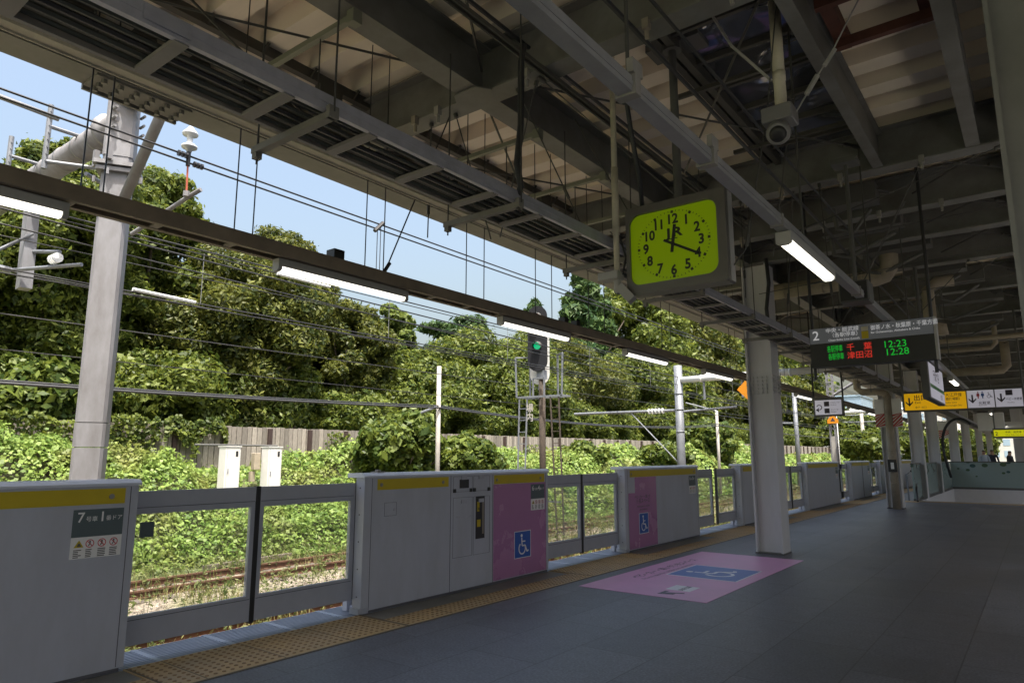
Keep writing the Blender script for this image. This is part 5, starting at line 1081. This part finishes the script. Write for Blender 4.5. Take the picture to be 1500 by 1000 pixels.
q.build('number_characters', 'conc', sg)

# ------------------------------------------------------------------ white cabinets on the bank
def cabinet(x, y, w, label, z0=0.2, z1=1.72):
    t = thing('signal_cabinet', label, 'cabinet', (x, y, z0)); q = MB(); q.bbox(x-0.38, x, y, y+w, z0, z1, 0.01); q.box(x-0.42, x+0.02, y-0.015, y+w+0.015, z1, z1+0.03); q.build('body', 'hwhite', t)
    q = MB(); q.box(x, x+0.004, y+w*0.66, y+w*0.82, z1-0.28, z1-0.12); q.build('vent', 'black', t)
    q = MB(); q.box(x, x+0.003, y+0.045, y+0.05, z0+0.1, z1-0.04); q.box(x, x+0.003, y+w-0.03, y+w-0.027, z0+0.1, z1-0.04); q.box(x+0.001, x+0.02, y+0.08, y+0.10, (z0+z1)/2, (z0+z1)/2+0.14); q.build('door_outline', 'galv', t)
cabinet(-18.7, 10.83, 0.47, 'left one of the two white signal cabinets in front of the plank fence')
cabinet(-18.7, 12.22, 0.47, 'right one of the two white signal cabinets in front of the plank fence', 0.0)
q = MB(); q.bbox(-19.2, -19.0, 11.95, 12.15, 1.05, 1.55, 0.01); q.box(-19.2, -19.1, 11.9, 12.05, 0.7, 1.0); one(q, 'meter_box', 'creamdk', 'small beige meter box on the fence between the white cabinets', 'box')
q = MB(); q.tube([(-19.3, 10.2, 1.78), (-19.3, 12.9, 1.78)], 0.03, 8); q.tube([(-19.2, 11.5, 1.8), (-19.2, 11.5, 0.5)], 0.04, 8); one(q, 'conduit', 'dgrey', 'thin pipe running behind and above the white cabinets', 'pipe')

# ------------------------------------------------------------------ plank fence
fe = thing('plank_fence', 'long weathered grey plank fence with dark brown posts on top of the bank', 'fence', (-21, 40, 0.8))
q = MB(); y = 0.5; FXs = -21.0
while y < 110:
    w = 0.155+R.uniform(-0.015, 0.02); h = 2.42+R.uniform(-0.015, 0.015)+0.0022*min(max(y-14, 0), 60); xo = R.uniform(-0.012, 0.012)
    q.box(FXs-0.02+xo, FXs+0.02+xo, y, y+w, 0.4, h); y += w+0.026
q.build('planks', 'plank', fe)
y = 12.05-1.63*6
n = 0
while y < 100:
    q = MB(); q.box(FXs+0.03, FXs+0.13, y-0.07, y+0.07, 0.4, 2.38+0.0022*min(max(y-14, 0), 60)); q.box(FXs+0.15, FXs+0.155, y-0.03, y+0.03, 2.0, 2.02); q.build('post', 'post', fe); y += 1.63
# ------------------------------------------------------------------ overhead wires
def wires(name, label, lines, mats='wire', cat='wires', grp=None):
    t = thing(name, label, cat, (0, 0, 0), grp)
    for i, (x0, y0, z0, x1, y1, z1, sag, r_) in enumerate(lines):
        q = MB(); pts = []
        for k in range(25):
            u = k/24; pts.append((x0+(x1-x0)*u, y0+(y1-y0)*u, z0+(z1-z0)*u-4*sag*u*(1-u)))
        q.tube(pts, r_, 6); q.build('wire', mats, t)
    return t
wires('overhead_wires', 'twin dark wires crossing the sky just below the canopy edge', [(-7.15, -10, 4.82, -7.15, 80, 4.65, 0.15, 0.011), (-7.15, -10, 4.74, -7.15, 80, 4.57, 0.15, 0.011)])
q = MB(); q.tube([(-7.15, 6.15, 4.58), (-7.15, 6.3, 4.74)], 0.03, 6); q.tube([(-7.15, 6.2, 4.65), (-7.15, 6.2, 4.0)], 0.006, 5); q.tube([(-7.15, 6.26, 4.65), (-7.15, 6.26, 4.0)], 0.006, 5); one(q, 'wire_clamp', 'wire', 'dark clamp joining the twin wires above the lighting rail', 'clamp')
w2 = wires('overhead_wires', 'catenary wires of the second track with droppers in front of the trees', [(-10.95, -10, 5.0, -10.95, 90, 5.0, 0.22, 0.014), (-10.95, -10, 4.93, -10.95, 90, 4.93, 0.22, 0.010), (-10.95, -10, 3.97, -10.95, 90, 4.0, 0.02, 0.012), (-10.95, -10, 3.91, -10.95, 90, 3.94, 0.02, 0.012), (-10.95, -10, 4.45, -10.95, 90, 4.5, 0.1, 0.008)])
q = MB()
y = 1.5
while y < 60: q.tube([(-10.95, y, 4.84), (-10.95, y, 3.96)], 0.006, 5); y += 4.2
q.build('droppers', 'wirel', w2)
q = MB(); q.tube([(-10.93, 7.1, 4.79), (-10.93, 8.3, 4.775)], 0.028, 6); q.tube([(-10.93, 4.6, 4.0), (-10.93, 5.6, 3.97)], 0.03, 6); q.build('splice_sleeves', 'porc', w2)
wires('overhead_wires', 'contact wires of the third track low across the trees', [(-14.6, -10, 4.0, -14.6, 100, 4.0, 0.05, 0.012), (-14.6, -10, 4.95, -14.6, 100, 4.95, 0.4, 0.012), (-14.6, -10, 3.4, -14.6, 100, 3.6, 0.2, 0.009)])
wires('feeder_cables', 'pair of thick black feeder cables running low past the slim concrete pole', [(-15.8, -8, 3.0, -15.8, 16.7, 3.05, 0.18, 0.034), (-15.86, -8, 3.08, -15.86, 16.7, 3.12, 0.2, 0.022), (-15.8, 16.7, 3.05, -15.4, 41, 3.3, 0.35, 0.034), (-15.86, 16.7, 3.12, -15.4, 41, 3.4, 0.38, 0.022), (-15.4, 41, 3.3, -14, 90, 3.6, 0.4, 0.034)], 'cable', 'cables')
wires('overhead_wires', 'thin wires from the gantry pole crossing behind the first column', [(-9.05, 20.6, 2.9, -7.4, 90, 3.6, 0.3, 0.012), (-8.2, 20.6, 3.2, -7.2, 80, 4.0, 0.2, 0.010), (-9.3, -6, 4.55, -9.0, 20.6, 3.95, 0.12, 0.012), (-9.3, -6, 4.4, -9.0, 20.6, 3.7, 0.12, 0.010)])
q = MB()
q.beam((-16.0, 8.9, -1.14), (-16.15, 11.4, -1.12), 0.14, 0.08); one(q, 'old_timber', 'sleeper', 'old grey timber lying at the foot of the green bank', 'timber')

# ------------------------------------------------------------------ foliage
def leaves(name, centers, normals, size, m, parent=None, aspect=1.6, k='thing', spread=0.6, fold=True, extra=None):
    """one mesh of many small leaf faces; centers, normals n x 3"""
    n = len(centers); c = np.asarray(centers, float); nn = np.asarray(normals, float)+NR.normal(0, spread, (n, 3)); nn /= np.linalg.norm(nn, axis=1)[:, None]+1e-9
    rnd = NR.normal(0, 1, (n, 3)); t = np.cross(nn, rnd); t /= np.linalg.norm(t, axis=1)[:, None]+1e-9; u = np.cross(nn, t)
    s = (np.asarray(size)*np.clip(NR.lognormal(-0.06, 0.38, n), 0.4, 2.1))[:, None]
    a = t*s*aspect/2; b_ = u*s/2
    v = np.stack([c-a, c+b_*0.9-a*0.1+nn*s*0.12, c+a, c-b_*0.9-a*0.1+nn*s*0.12], 1).reshape(-1, 3)
    me = bpy.data.meshes.new(name); me.vertices.add(4*n); me.vertices.foreach_set('co', v.ravel())
    idx = np.arange(4*n).reshape(n, 4); me.loops.add(4*n); me.loops.foreach_set('vertex_index', idx.ravel())
    me.polygons.add(n); me.polygons.foreach_set('loop_start', np.arange(0, 4*n, 4)); me.polygons.foreach_set('loop_total', np.full(n, 4))
    me.materials.append(M[m]); me.update(calc_edges=True)
    ob = bpy.data.objects.new(name, me); COL.objects.link(ob)
    if parent: ob.parent = parent
    return ob
def crown_points(blobs, n, shell=0.8):
    """blobs: list (x,y,z,rx,rz)"""
    B = np.array(blobs); w = (B[:, 3]**1.5*B[:, 4]**0.7); w = w/w.sum(); idx = NR.choice(len(B), n, p=w); d = NR.normal(0, 1, (n, 3)); d /= np.linalg.norm(d, axis=1)[:, None]
    r = 1-shell*NR.random(n)**2.2; b_ = B[idx]
    rip = 1+0.10*np.sin(d[:, 0]*9+b_[:, 0]*5)*np.sin(d[:, 2]*8+b_[:, 1]*3)
    r = r+np.where(NR.random(n) < 0.14, np.abs(NR.normal(0, 0.16, n)), 0)
    P_ = np.stack([b_[:, 0]+d[:, 0]*b_[:, 3]*r*rip, b_[:, 1]+d[:, 1]*b_[:, 3]*r*rip, b_[:, 2]+d[:, 2]*b_[:, 4]*r*rip], 1); return P_, d+np.array([0, 0, 0.45])
def build_tree(x, y, z0, h, r, style, name, label, grp, n, cat='tree'):
    t = thing(name, label, cat, (x, y, z0), grp); rg = random.Random(int(x*13+y*7+h*5)&1023)
    q = MB(); lean = rg.uniform(-0.4, 0.4); q.tube([(x, y, z0-0.4), (x+lean*0.3, y+0.1, z0+h*0.25), (x+lean, y, z0+h*0.55), (x+lean*1.2, y, z0+h*0.85)], [0.045*h*0.6, 0.035*h*0.6, 0.022*h*0.6, 0.05], 9)
    for k in range(7):
        a_ = rg.uniform(0, 6.28); zz = z0+h*rg.uniform(0.18, 0.5); e = (x+math.cos(a_)*r*0.75, y+math.sin(a_)*r*0.75, zz+h*rg.uniform(0.12, 0.3)); m_ = (x+math.cos(a_)*r*0.35, y+math.sin(a_)*r*0.35, zz+h*0.07); q.tube([(x, y, zz), m_, e], [0.014*h*0.7, 0.010*h*0.7, 0.03], 6)
    q.build('trunk', 'bark', t, True)
    bl = []
    if style == 'flat':
        for k in range(9): zz = z0+h*(0.6+0.4*k/9); a_ = rg.uniform(0, 6.28); rr_ = r*(0.75-0.4*k/9); bl.append((x+math.cos(a_)*rr_*0.6, y+math.sin(a_)*rr_*0.9, zz, rr_*0.75, 0.28))
        m, s, asp = 'leafC', 0.13, 3.0
    elif style == 'conifer':
        K = 22
        for k in range(K):
            u = k/K; zz = z0+h*(0.12+0.86*u); rr_ = r*(1-u)**0.7; a_ = k*2.4; bl.append((x+math.cos(a_)*rr_*0.55, y+math.sin(a_)*rr_*0.55, zz, rr_*0.55+0.25, h*0.05))
        m, s, asp = 'leafC', 0.17, 2.6
    else:
        K = 46 if style == 'broad' else 62
        for k in range(K):
            u = (k+0.5)/K; cz = 1-2*u; a_ = k*2.399+rg.uniform(-0.3, 0.3); sr = math.sqrt(max(0, 1-cz*cz)); br_ = r*rg.uniform(0.18, 0.42) if style == 'broad' else r*rg.uniform(0.14, 0.33)
            q1 = 0.78*(rg.uniform(0.45, 1.35) if style == 'shrub' else rg.uniform(0.72, 1.2))*(1.0 if cz > -0.1 else 0.62); bl.append((x+math.cos(a_)*sr*r*q1, y+math.sin(a_)*sr*r*q1, z0+h*0.52+cz*h*0.40*rg.uniform(0.85, 1.05), br_, br_*0.8))
        bl.append((x, y, z0+h*0.5, r*0.55, h*0.3))
        m, s, asp = ('leafA', 0.104, 2.0) if style == 'broad' else (('leafB', 0.082, 2.2) if style == 'ever' else ('leafD', 0.16, 1.6))
    n = int(n*(3.6 if style in ('broad', 'ever') and y < 36 else 1.9))
    P_, N_ = crown_points([(bx-x, by-y, bz-z0, br_, bh) for bx, by, bz, br_, bh in bl], n)
    s = s*(1.0 if y < 36 else min(2.6, 1.0+(y-36)*0.045))
    leaves('crown', P_, N_, s, m, t, asp, spread=0.75); return t
TG = 'trees behind the plank fence'
spec = [
 (-26.5, 4.2, 0.8, 10.8, 3.6, 'broad', 30000, 'large bright broadleaf tree at the far left edge behind the mast'),
 (-25.6, 8.4, 0.8, 12.4, 2.7, 'broad', 30000, 'tall broadleaf tree rising behind the gantry pipe of the mast'),
 (-27.0, 11.8, 0.8, 13.0, 2.5, 'broad', 24000, 'leafy tree whose crown ends right of the mast against the sky'),
 (-24.8, 14.5, 0.8, 9.2, 3.4, 'ever', 40000, 'dense rounded evergreen behind the white cabinets'),
 (-27.0, 18.0, 0.8, 11.6, 2.9, 'ever', 36000, 'domed evergreen with a sunlit top over the second lamp'),
 (-25.5, 20.3, 0.8, 8.4, 2.3, 'ever', 30000, 'lower dark evergreen at the end of the fence opening'),
 (-26.5, 24.4, 0.8, 9.1, 1.55, 'shrub', 14000, 'narrow open crowned tree standing alone against the sky'),
 (-25.0, 24.5, 0.8, 6.2, 2.8, 'broad', 22000, 'low bushy tree behind the slim concrete pole'),
 (-25.5, 29.0, 0.8, 7.4, 3.4, 'broad', 26000, 'yellow green tree left of the signal'),
 (-30.0, 33.0, 0.9, 10.0, 3.6, 'flat', 9000, 'flat topped pine spreading left of the signal'),
 (-26.0, 34.5, 0.8, 8.0, 3.6, 'broad', 26000, 'bushy tree behind the railway signal'),
 (-29.0, 40.5, 0.9, 12.2, 1.9, 'conifer', 12000, 'pointed young pine just above the signal'),
 (-26.5, 41.0, 0.8, 9.4, 4.2, 'ever', 26000, 'broad evergreen right of the signal'),
 (-30.0, 49.5, 0.9, 17.5, 4.4, 'conifer', 26000, 'tall dark conifer left of the clock'),
 (-26.5, 49.0, 0.8, 9.6, 4.4, 'broad', 24000, 'sunlit tree below the tall conifer'),
 (-31.0, 60.0, 0.9, 19.0, 5.5, 'broad', 30000, 'very tall tree behind the clock'),
 (-27.0, 58.0, 0.8, 11.0, 5.0, 'broad', 22000, 'yellowish tree in front of the gantry pole'),
 (-32.0, 74.0, 0.9, 19.5, 6.5, 'ever', 26000, 'tall tree left of the first column top'),
 (-27.0, 69.0, 0.8, 11.0, 5.0, 'ever', 20000, 'green tree between gantry pole and first column'),
 (-30.0, 88.0, 0.9, 18.0, 6.5, 'broad', 22000, 'tree seen just right of the first column'),
 (-27.0, 82.0, 0.8, 11.5, 4.5, 'ever', 18000, 'lower evergreen right of the first column'),
 (-31.0, 104.0, 0.9, 19.0, 7.0, 'broad', 20000, 'tree behind the small U turn sign'),
 (-27.0, 98.0, 0.8, 11.0, 5.5, 'ever', 16000, 'last bushy tree before the pale buildings'),
]
for (x, y, z0, h, r, st, n, lb) in spec: build_tree(x, y, z0, h, r, st, 'tree' if st not in ('flat', 'conifer') else 'conifer', lb, TG, n)
# undergrowth closing the view below the crowns
i = 0; y = 0.0
shl = None
for k in range(24):
    y = -1+k*4.1; x = -24.6+R.uniform(-0.6, 0.6)
    if k < 4:
        shl = build_tree(x, y, 0.7, 4.2+R.uniform(-0.6, 0.8), 2.5, 'broad' if k % 2 else 'shrub', 'shrub', ['dark shrub at the far left behind the fence', 'dark shrub behind the mast foot', 'shaded shrub behind the fence left of the cabinets', 'shaded shrub behind the fence right of the cabinets'][k], 'shrubs behind the plank fence', 12000, 'shrub')
        if k == 3: base_s = shl
    else:
        c = tree_copy(base_s, (x-base_s.location.x, y-base_s.location.y, 0), 'dark shrub filling the gap behind the long fence'); c.rotation_euler = (0, 0, R.uniform(0, 6)); c.scale = (1, 1, R.uniform(0.85, 1.15))
sbs = [(-18.2, 17.3, 0.1, 2.9, 1.7, 'round dark bush on the bank behind the slim concrete pole'), (-17.6, 20.0, -0.1, 2.4, 1.3, 'bush on the bank between the concrete pole and the signal'), (-19.0, 47.0, 0.2, 3.6, 2.4, 'bush on the bank below the gantry pole'), (-18.0, 38.0, 0.0, 2.2, 1.6, 'low bush on the bank right of the signal'), (-19.5, 31.5, 0.3, 1.8, 1.3, 'small bush on the bank behind the signal')]
for (x, y, z0, h, r, lb) in sbs: build_tree(x, y, z0, h, r, 'shrub', 'bush', lb, 'bushes on the bank', 9000, 'bush')
# far tree behind the platform end and on the right
for (x, y, h, r, lb) in ((-19, 96, 8, 4, 'round yellow green tree left of the pale buildings'), (-13, 112, 7, 4, 'distant tree seen between the far columns'), (-8, 125, 6, 3.5, 'distant tree behind the arched cable'), (-14, 78, 4.5, 2.6, 'distant bush seen right of the second column')):
    build_tree(x, y, -0.5, h, r, 'broad', 'tree', lb, 'trees beyond the platform end', 9000)

# vines covering the bank
HUMPS = [(-20.0, 6.4, 1.05, 1.3), (-19.2, 4.8, 0.6, 1.0), (-20.2, 8.3, 0.5, 0.5), (-19.4, 9.3, 0.55, 0.6), (-20.4, 16.8, 0.45, 1.0), (-18.7, 9.6, 0.35, 0.6), (-19.9, 18.0, 0.65, 1.3), (-19.3, 21.5, 0.7, 1.1), (-19.6, 25, 0.55, 1.3), (-19.0, 29.5, 0.5, 1.2), (-19.8, 36, 0.9, 2.0), (-19.4, 45, 0.9, 2.0), (-19.4, 55, 1.0, 2.5)]
def mo(a, b_):
    v = hnoise(a, b_, 1.7, 31)*0.55+hnoise(a, b_, 0.7, 32)*0.55+hnoise(a, b_, 3.4, 33)*0.3+hnoise(a, b_, 0.28, 34)*0.26-0.42
    for hx_, hy_, hh_, hr_ in HUMPS: v = v+hh_*np.exp(-((a-hx_)**2+(b_-hy_)**2)/(hr_*hr_))
    return v
def vine_field(y0, y1, dens, size, seed):
    n = int((y1-y0)*5.4*dens); x = NR.uniform(-21.0, -15.6, n); y = NR.uniform(y0, y1, n)
    mound = mo(x, y)
    foot = -16.4+0.9*(hnoise(y, y*0, 6, 3)-0.5)+np.clip((y-18)*0.05, 0, 1.6)
    keep = (x < foot+0.5*hnoise(x, y, 0.9, 8)) & (NR.random(n) < 0.25+1.1*hnoise(x, y, 0.5, 21)+0.3)
    x, y, mound = x[keep], y[keep], mound[keep]; dd = np.clip((foot[keep]-x)/0.7, 0.12, 1)
    hh = mound*dd
    # keep the front of the white cabinets clear
    near = (y > 10.4) & (y < 13.0) & (x < -17.9); hh = np.where(near, np.minimum(hh, 0.12), hh); 
    z = terrain(x, y)+hh+0.04; e = 0.15
    gx = (mo(x+e, y)-mo(x-e, y))/(2*e)*dd-0.5; gy = (mo(x, y+e)-mo(x, y-e))/(2*e)*dd; drop = NR.random(len(x))**1.6*0.34-NR.random(len(x))**8*0.18
    return np.stack([x, y, z-drop], 1), np.stack([-gx*0.7, -gy*0.7, np.ones_like(x)], 1), np.full(len(x), size)
parts = [vine_field(0, 14, 620, 0.092, 31), vine_field(14, 32, 420, 0.105, 31), vine_field(32, 60, 120, 0.17, 31), vine_field(60, 110, 50, 0.26, 31)]
vo = leaves('bank_vines', np.concatenate([p[0] for p in parts]), np.concatenate([p[1] for p in parts]), np.concatenate([p[2] for p in parts]), 'kudzu', None, 1.05, spread=0.55); kind(vo, 'stuff')
# creepers climbing over the fence
cpv = []; cpn = []
for (ya, yb2, top, dens) in ((4.6, 8.2, 2.5, 520), (8.5, 9.9, 2.75, 700), (10.0, 12.0, 2.68, 650), (15.9, 17.0, 2.5, 200), (17.6, 20.5, 2.3, 400), (23.5, 25, 2.2, 200), (44, 50, 2.4, 600), (28, 30, 2.2, 200)):
    n = int((yb2-ya)*dens); y = NR.uniform(ya, yb2, n); u = NR.random(n); edge = np.minimum((y-ya), (yb2-y)); zt = top-0.18-0.35*np.exp(-edge*4.0)+0.35*(hnoise(y, y*0, 0.45, 9)-0.3)+0.18*hnoise(y, y*0, 0.15, 10); z = zt-u**1.2*(0.35+1.25*hnoise(y, y*0+3, 0.6, 4)*hnoise(y, y*0+7, 0.2, 14)**0.5); x = -20.85+0.22*hnoise(y, z, 0.5, 6)+NR.uniform(-0.12, 0.1, n)
    cpv.append(np.stack([x, y, z], 1)); cpn.append(np.tile([0.8, -0.2, 0.5], (n, 1)))
kind(leaves('fence_creepers', np.concatenate(cpv), np.concatenate(cpn), 0.085, 'leafA', None, 1.3, spread=0.6), 'stuff')
# weeds between the tracks: upright stems with small leaves
def weeds(n, x0, x1, y0, y1, hmin, hmax, seed):
    rs = np.random.RandomState(seed); x = rs.uniform(x0, x1, n); y = rs.uniform(y0, y1, n); keep = hnoise(x, y, 1.2, seed)*0.6+hnoise(x, y, 0.4, seed+1)*0.6 > 0.55+0*x; x, y = x[keep], y[keep]; V = []; N = []
    h = rs.uniform(hmin, hmax, len(x))*(0.5+0.8*hnoise(x, y, 1.0, seed+5)); lx = rs.normal(0, 0.10, len(x)); ly = rs.normal(0, 0.10, len(x))
    for k in range(9):
        u = (k+0.6)/9; j = rs.normal(0, 0.018, (len(x), 3)); V.append(np.stack([x+lx*u*h, y+ly*u*h, -1.22+h*u], 1)+j); N.append(rs.normal(0, 1, (len(x), 3))*0.7)
    return np.concatenate(V), np.concatenate(N)
a1 = weeds(2600, -13.7, -9.7, 0.5, 34, 0.10, 0.42, 5); a2 = weeds(2600, -16.8, -13.4, 0.5, 34, 0.12, 0.55, 6); a3 = weeds(900, -9.9, -9.3, 0.5, 30, 0.05, 0.15, 7); a4 = weeds(2600, -16.5, -9.7, 34, 90, 0.2, 0.6, 8)
kind(leaves('track_weeds', np.concatenate([a1[0], a2[0], a3[0], a4[0]]), np.concatenate([a1[1], a2[1], a3[1], a4[1]]), 0.030, 'weed', None, 3.0, spread=0.5), 'stuff')
n = 9000; x = NR.uniform(-17.3, -9.6, n); y = NR.uniform(0.3, 45, n); kp = (hnoise(x, y, 1.0, 51)*0.7+hnoise(x, y, 0.35, 52)*0.5+np.where(x < -15.6, 0.35, 0)) > 0.66; x, y = x[kp], y[kp]
kind(leaves('short_grass', np.stack([x, y, np.full(len(x), -1.19)+NR.uniform(0, 0.05, len(x))], 1), np.tile([0.2, 0, 0.3], (len(x), 1)), 0.028, 'weed', None, 3.4, spread=1.0), 'stuff')
def blades(name, x, y, z, h, w, m, lean=0.35, label=None):
    n = len(x); a = NR.uniform(0, 6.283, n); l = NR.normal(0, lean, (n, 2))*h[:, None]; dx = np.cos(a)*w; dy = np.sin(a)*w
    b0 = np.stack([x-dx, y-dy, z], 1); b1 = np.stack([x+dx, y+dy, z], 1); m0 = np.stack([x+l[:, 0]*0.3+dx*0.7, y+l[:, 1]*0.3+dy*0.7, z+h*0.6], 1); m1 = np.stack([x+l[:, 0]*0.3-dx*0.7, y+l[:, 1]*0.3-dy*0.7, z+h*0.6], 1); tp = np.stack([x+l[:, 0], y+l[:, 1], z+h], 1)
    v = np.stack([b0, b1, m0, tp, m1], 1).reshape(-1, 3); me = bpy.data.meshes.new(name); me.vertices.add(5*n); me.vertices.foreach_set('co', v.ravel()); idx = np.arange(5*n)
    me.loops.add(5*n); me.loops.foreach_set('vertex_index', idx); me.polygons.add(n); me.polygons.foreach_set('loop_start', np.arange(0, 5*n, 5)); me.polygons.foreach_set('loop_total', np.full(n, 5)); me.materials.append(M[m]); me.update(calc_edges=True)
    ob = bpy.data.objects.new(name, me); COL.objects.link(ob); return kind(ob, 'stuff')
n = 60000; x = NR.uniform(-17.6, -9.5, n); y = NR.uniform(0.3, 60, n); f_ = hnoise(x, y, 1.4, 61)*0.6+hnoise(x, y, 0.45, 62)*0.5+np.where(x < -15.3, 0.22, 0)-np.where((x > -12.6) & (x < -9.9), 0.08, 0)
kp = f_ > 0.60; x, y, f_ = x[kp], y[kp], f_[kp]; blades('dry_grass', x, y, terrain(x, y)*0+np.maximum(terrain(x, y), -1.23)-0.01, NR.uniform(0.05, 0.2, len(x))*(0.6+f_), np.full(len(x), 0.006), 'straw')
n = 9000; x = NR.uniform(-16.6, -9.6, n); y = NR.uniform(0.3, 45, n); kp = hnoise(x, y, 1.1, 71)*0.7+hnoise(x, y, 0.4, 72)*0.5 > 0.72; x, y = x[kp], y[kp]; blades('weed_stalks', x, y, np.full(len(x), -1.23), NR.uniform(0.15, 0.55, len(x)), np.full(len(x), 0.006), 'tallgrass', 0.12)
n = 16000; x = NR.uniform(-20.5, -16.0, n); y = NR.uniform(0.5, 60, n); kp = hnoise(x, y, 2.0, 81)*0.8+hnoise(x, y, 0.6, 82)*0.35 > 0.70; x, y = x[kp], y[kp]; blades('bank_tall_grass', x, y, terrain(x, y)+np.maximum(mo(x, y), 0)*0.7, NR.uniform(0.2, 0.42, len(x)), np.full(len(x), 0.007), 'tallgrass', 0.35)
# loose stones on the ballast
q = MB()
for k in range(2600):
    x = R.uniform(-13.9, -9.5); y = R.uniform(1, 24); s_ = R.uniform(0.02, 0.05); z = -1.235
    pts = [(x+s_*R.uniform(.6, 1.2)*math.cos(t), y+s_*R.uniform(.6, 1.2)*math.sin(t), z) for t in (0, 1.57, 3.14, 4.71)]+[(x+R.uniform(-.4, .4)*s_, y+R.uniform(-.4, .4)*s_, z+s_*R.uniform(0.7, 1.2))]
    q.add(pts, [(0,1,4), (1,2,4), (2,3,4), (3,0,4)])
kind(q.build('ballast_stones', 'ballast'), 'stuff')

# ------------------------------------------------------------------ far buildings beyond the platform end, and an added light-blocking wall on the right
def building(x0, x1, y0, y1, h, m, label, rows=4, cols=6, name='building'):
    t = thing(name, label, 'building', ((x0+x1)/2, y0, -1.3)); q = MB(); q.box(x0, x1, y0, y1, -1.3, h); q.box(x0-0.2, x1+0.2, y0-0.2, y1, h, h+0.4); q.build('wall', m, t)
    dz = (h-1)/rows; dx = (x1-x0)/cols
    q = MB()
    for r_ in range(rows):
        for c in range(cols): q.box(x0+dx*(c+0.2), x0+dx*(c+0.8), y0-0.05, y0-0.01, 0.6+dz*r_+dz*0.25, 0.6+dz*r_+dz*0.8)
    q.build('windows', 'bglass', t)
building(-42, -27, 150, 165, 10, 'bgrey', 'grey concrete block wall building behind the last trees', 3, 3)
building(-48, -34, 185, 200, 16, 'bglass', 'bluish glazed office building behind the U turn sign', 6, 9)
building(-26, -14, 170, 185, 14, 'bstone', 'pale building glimpsed between the second column and the exit sign', 5, 5)
building(-12, 6, 200, 215, 9, 'bstone', 'pale low building beyond the far end of the platform', 3, 8)
q = MB(); q.box(6.3, 6.6, -12, 130, -1.3, 4.2); one(q, 'light_blocking_wall', 'bgrey', 'unseen grey wall added on the right to block sky light', 'wall')  # out of view, added to cut the sky light entering from the right
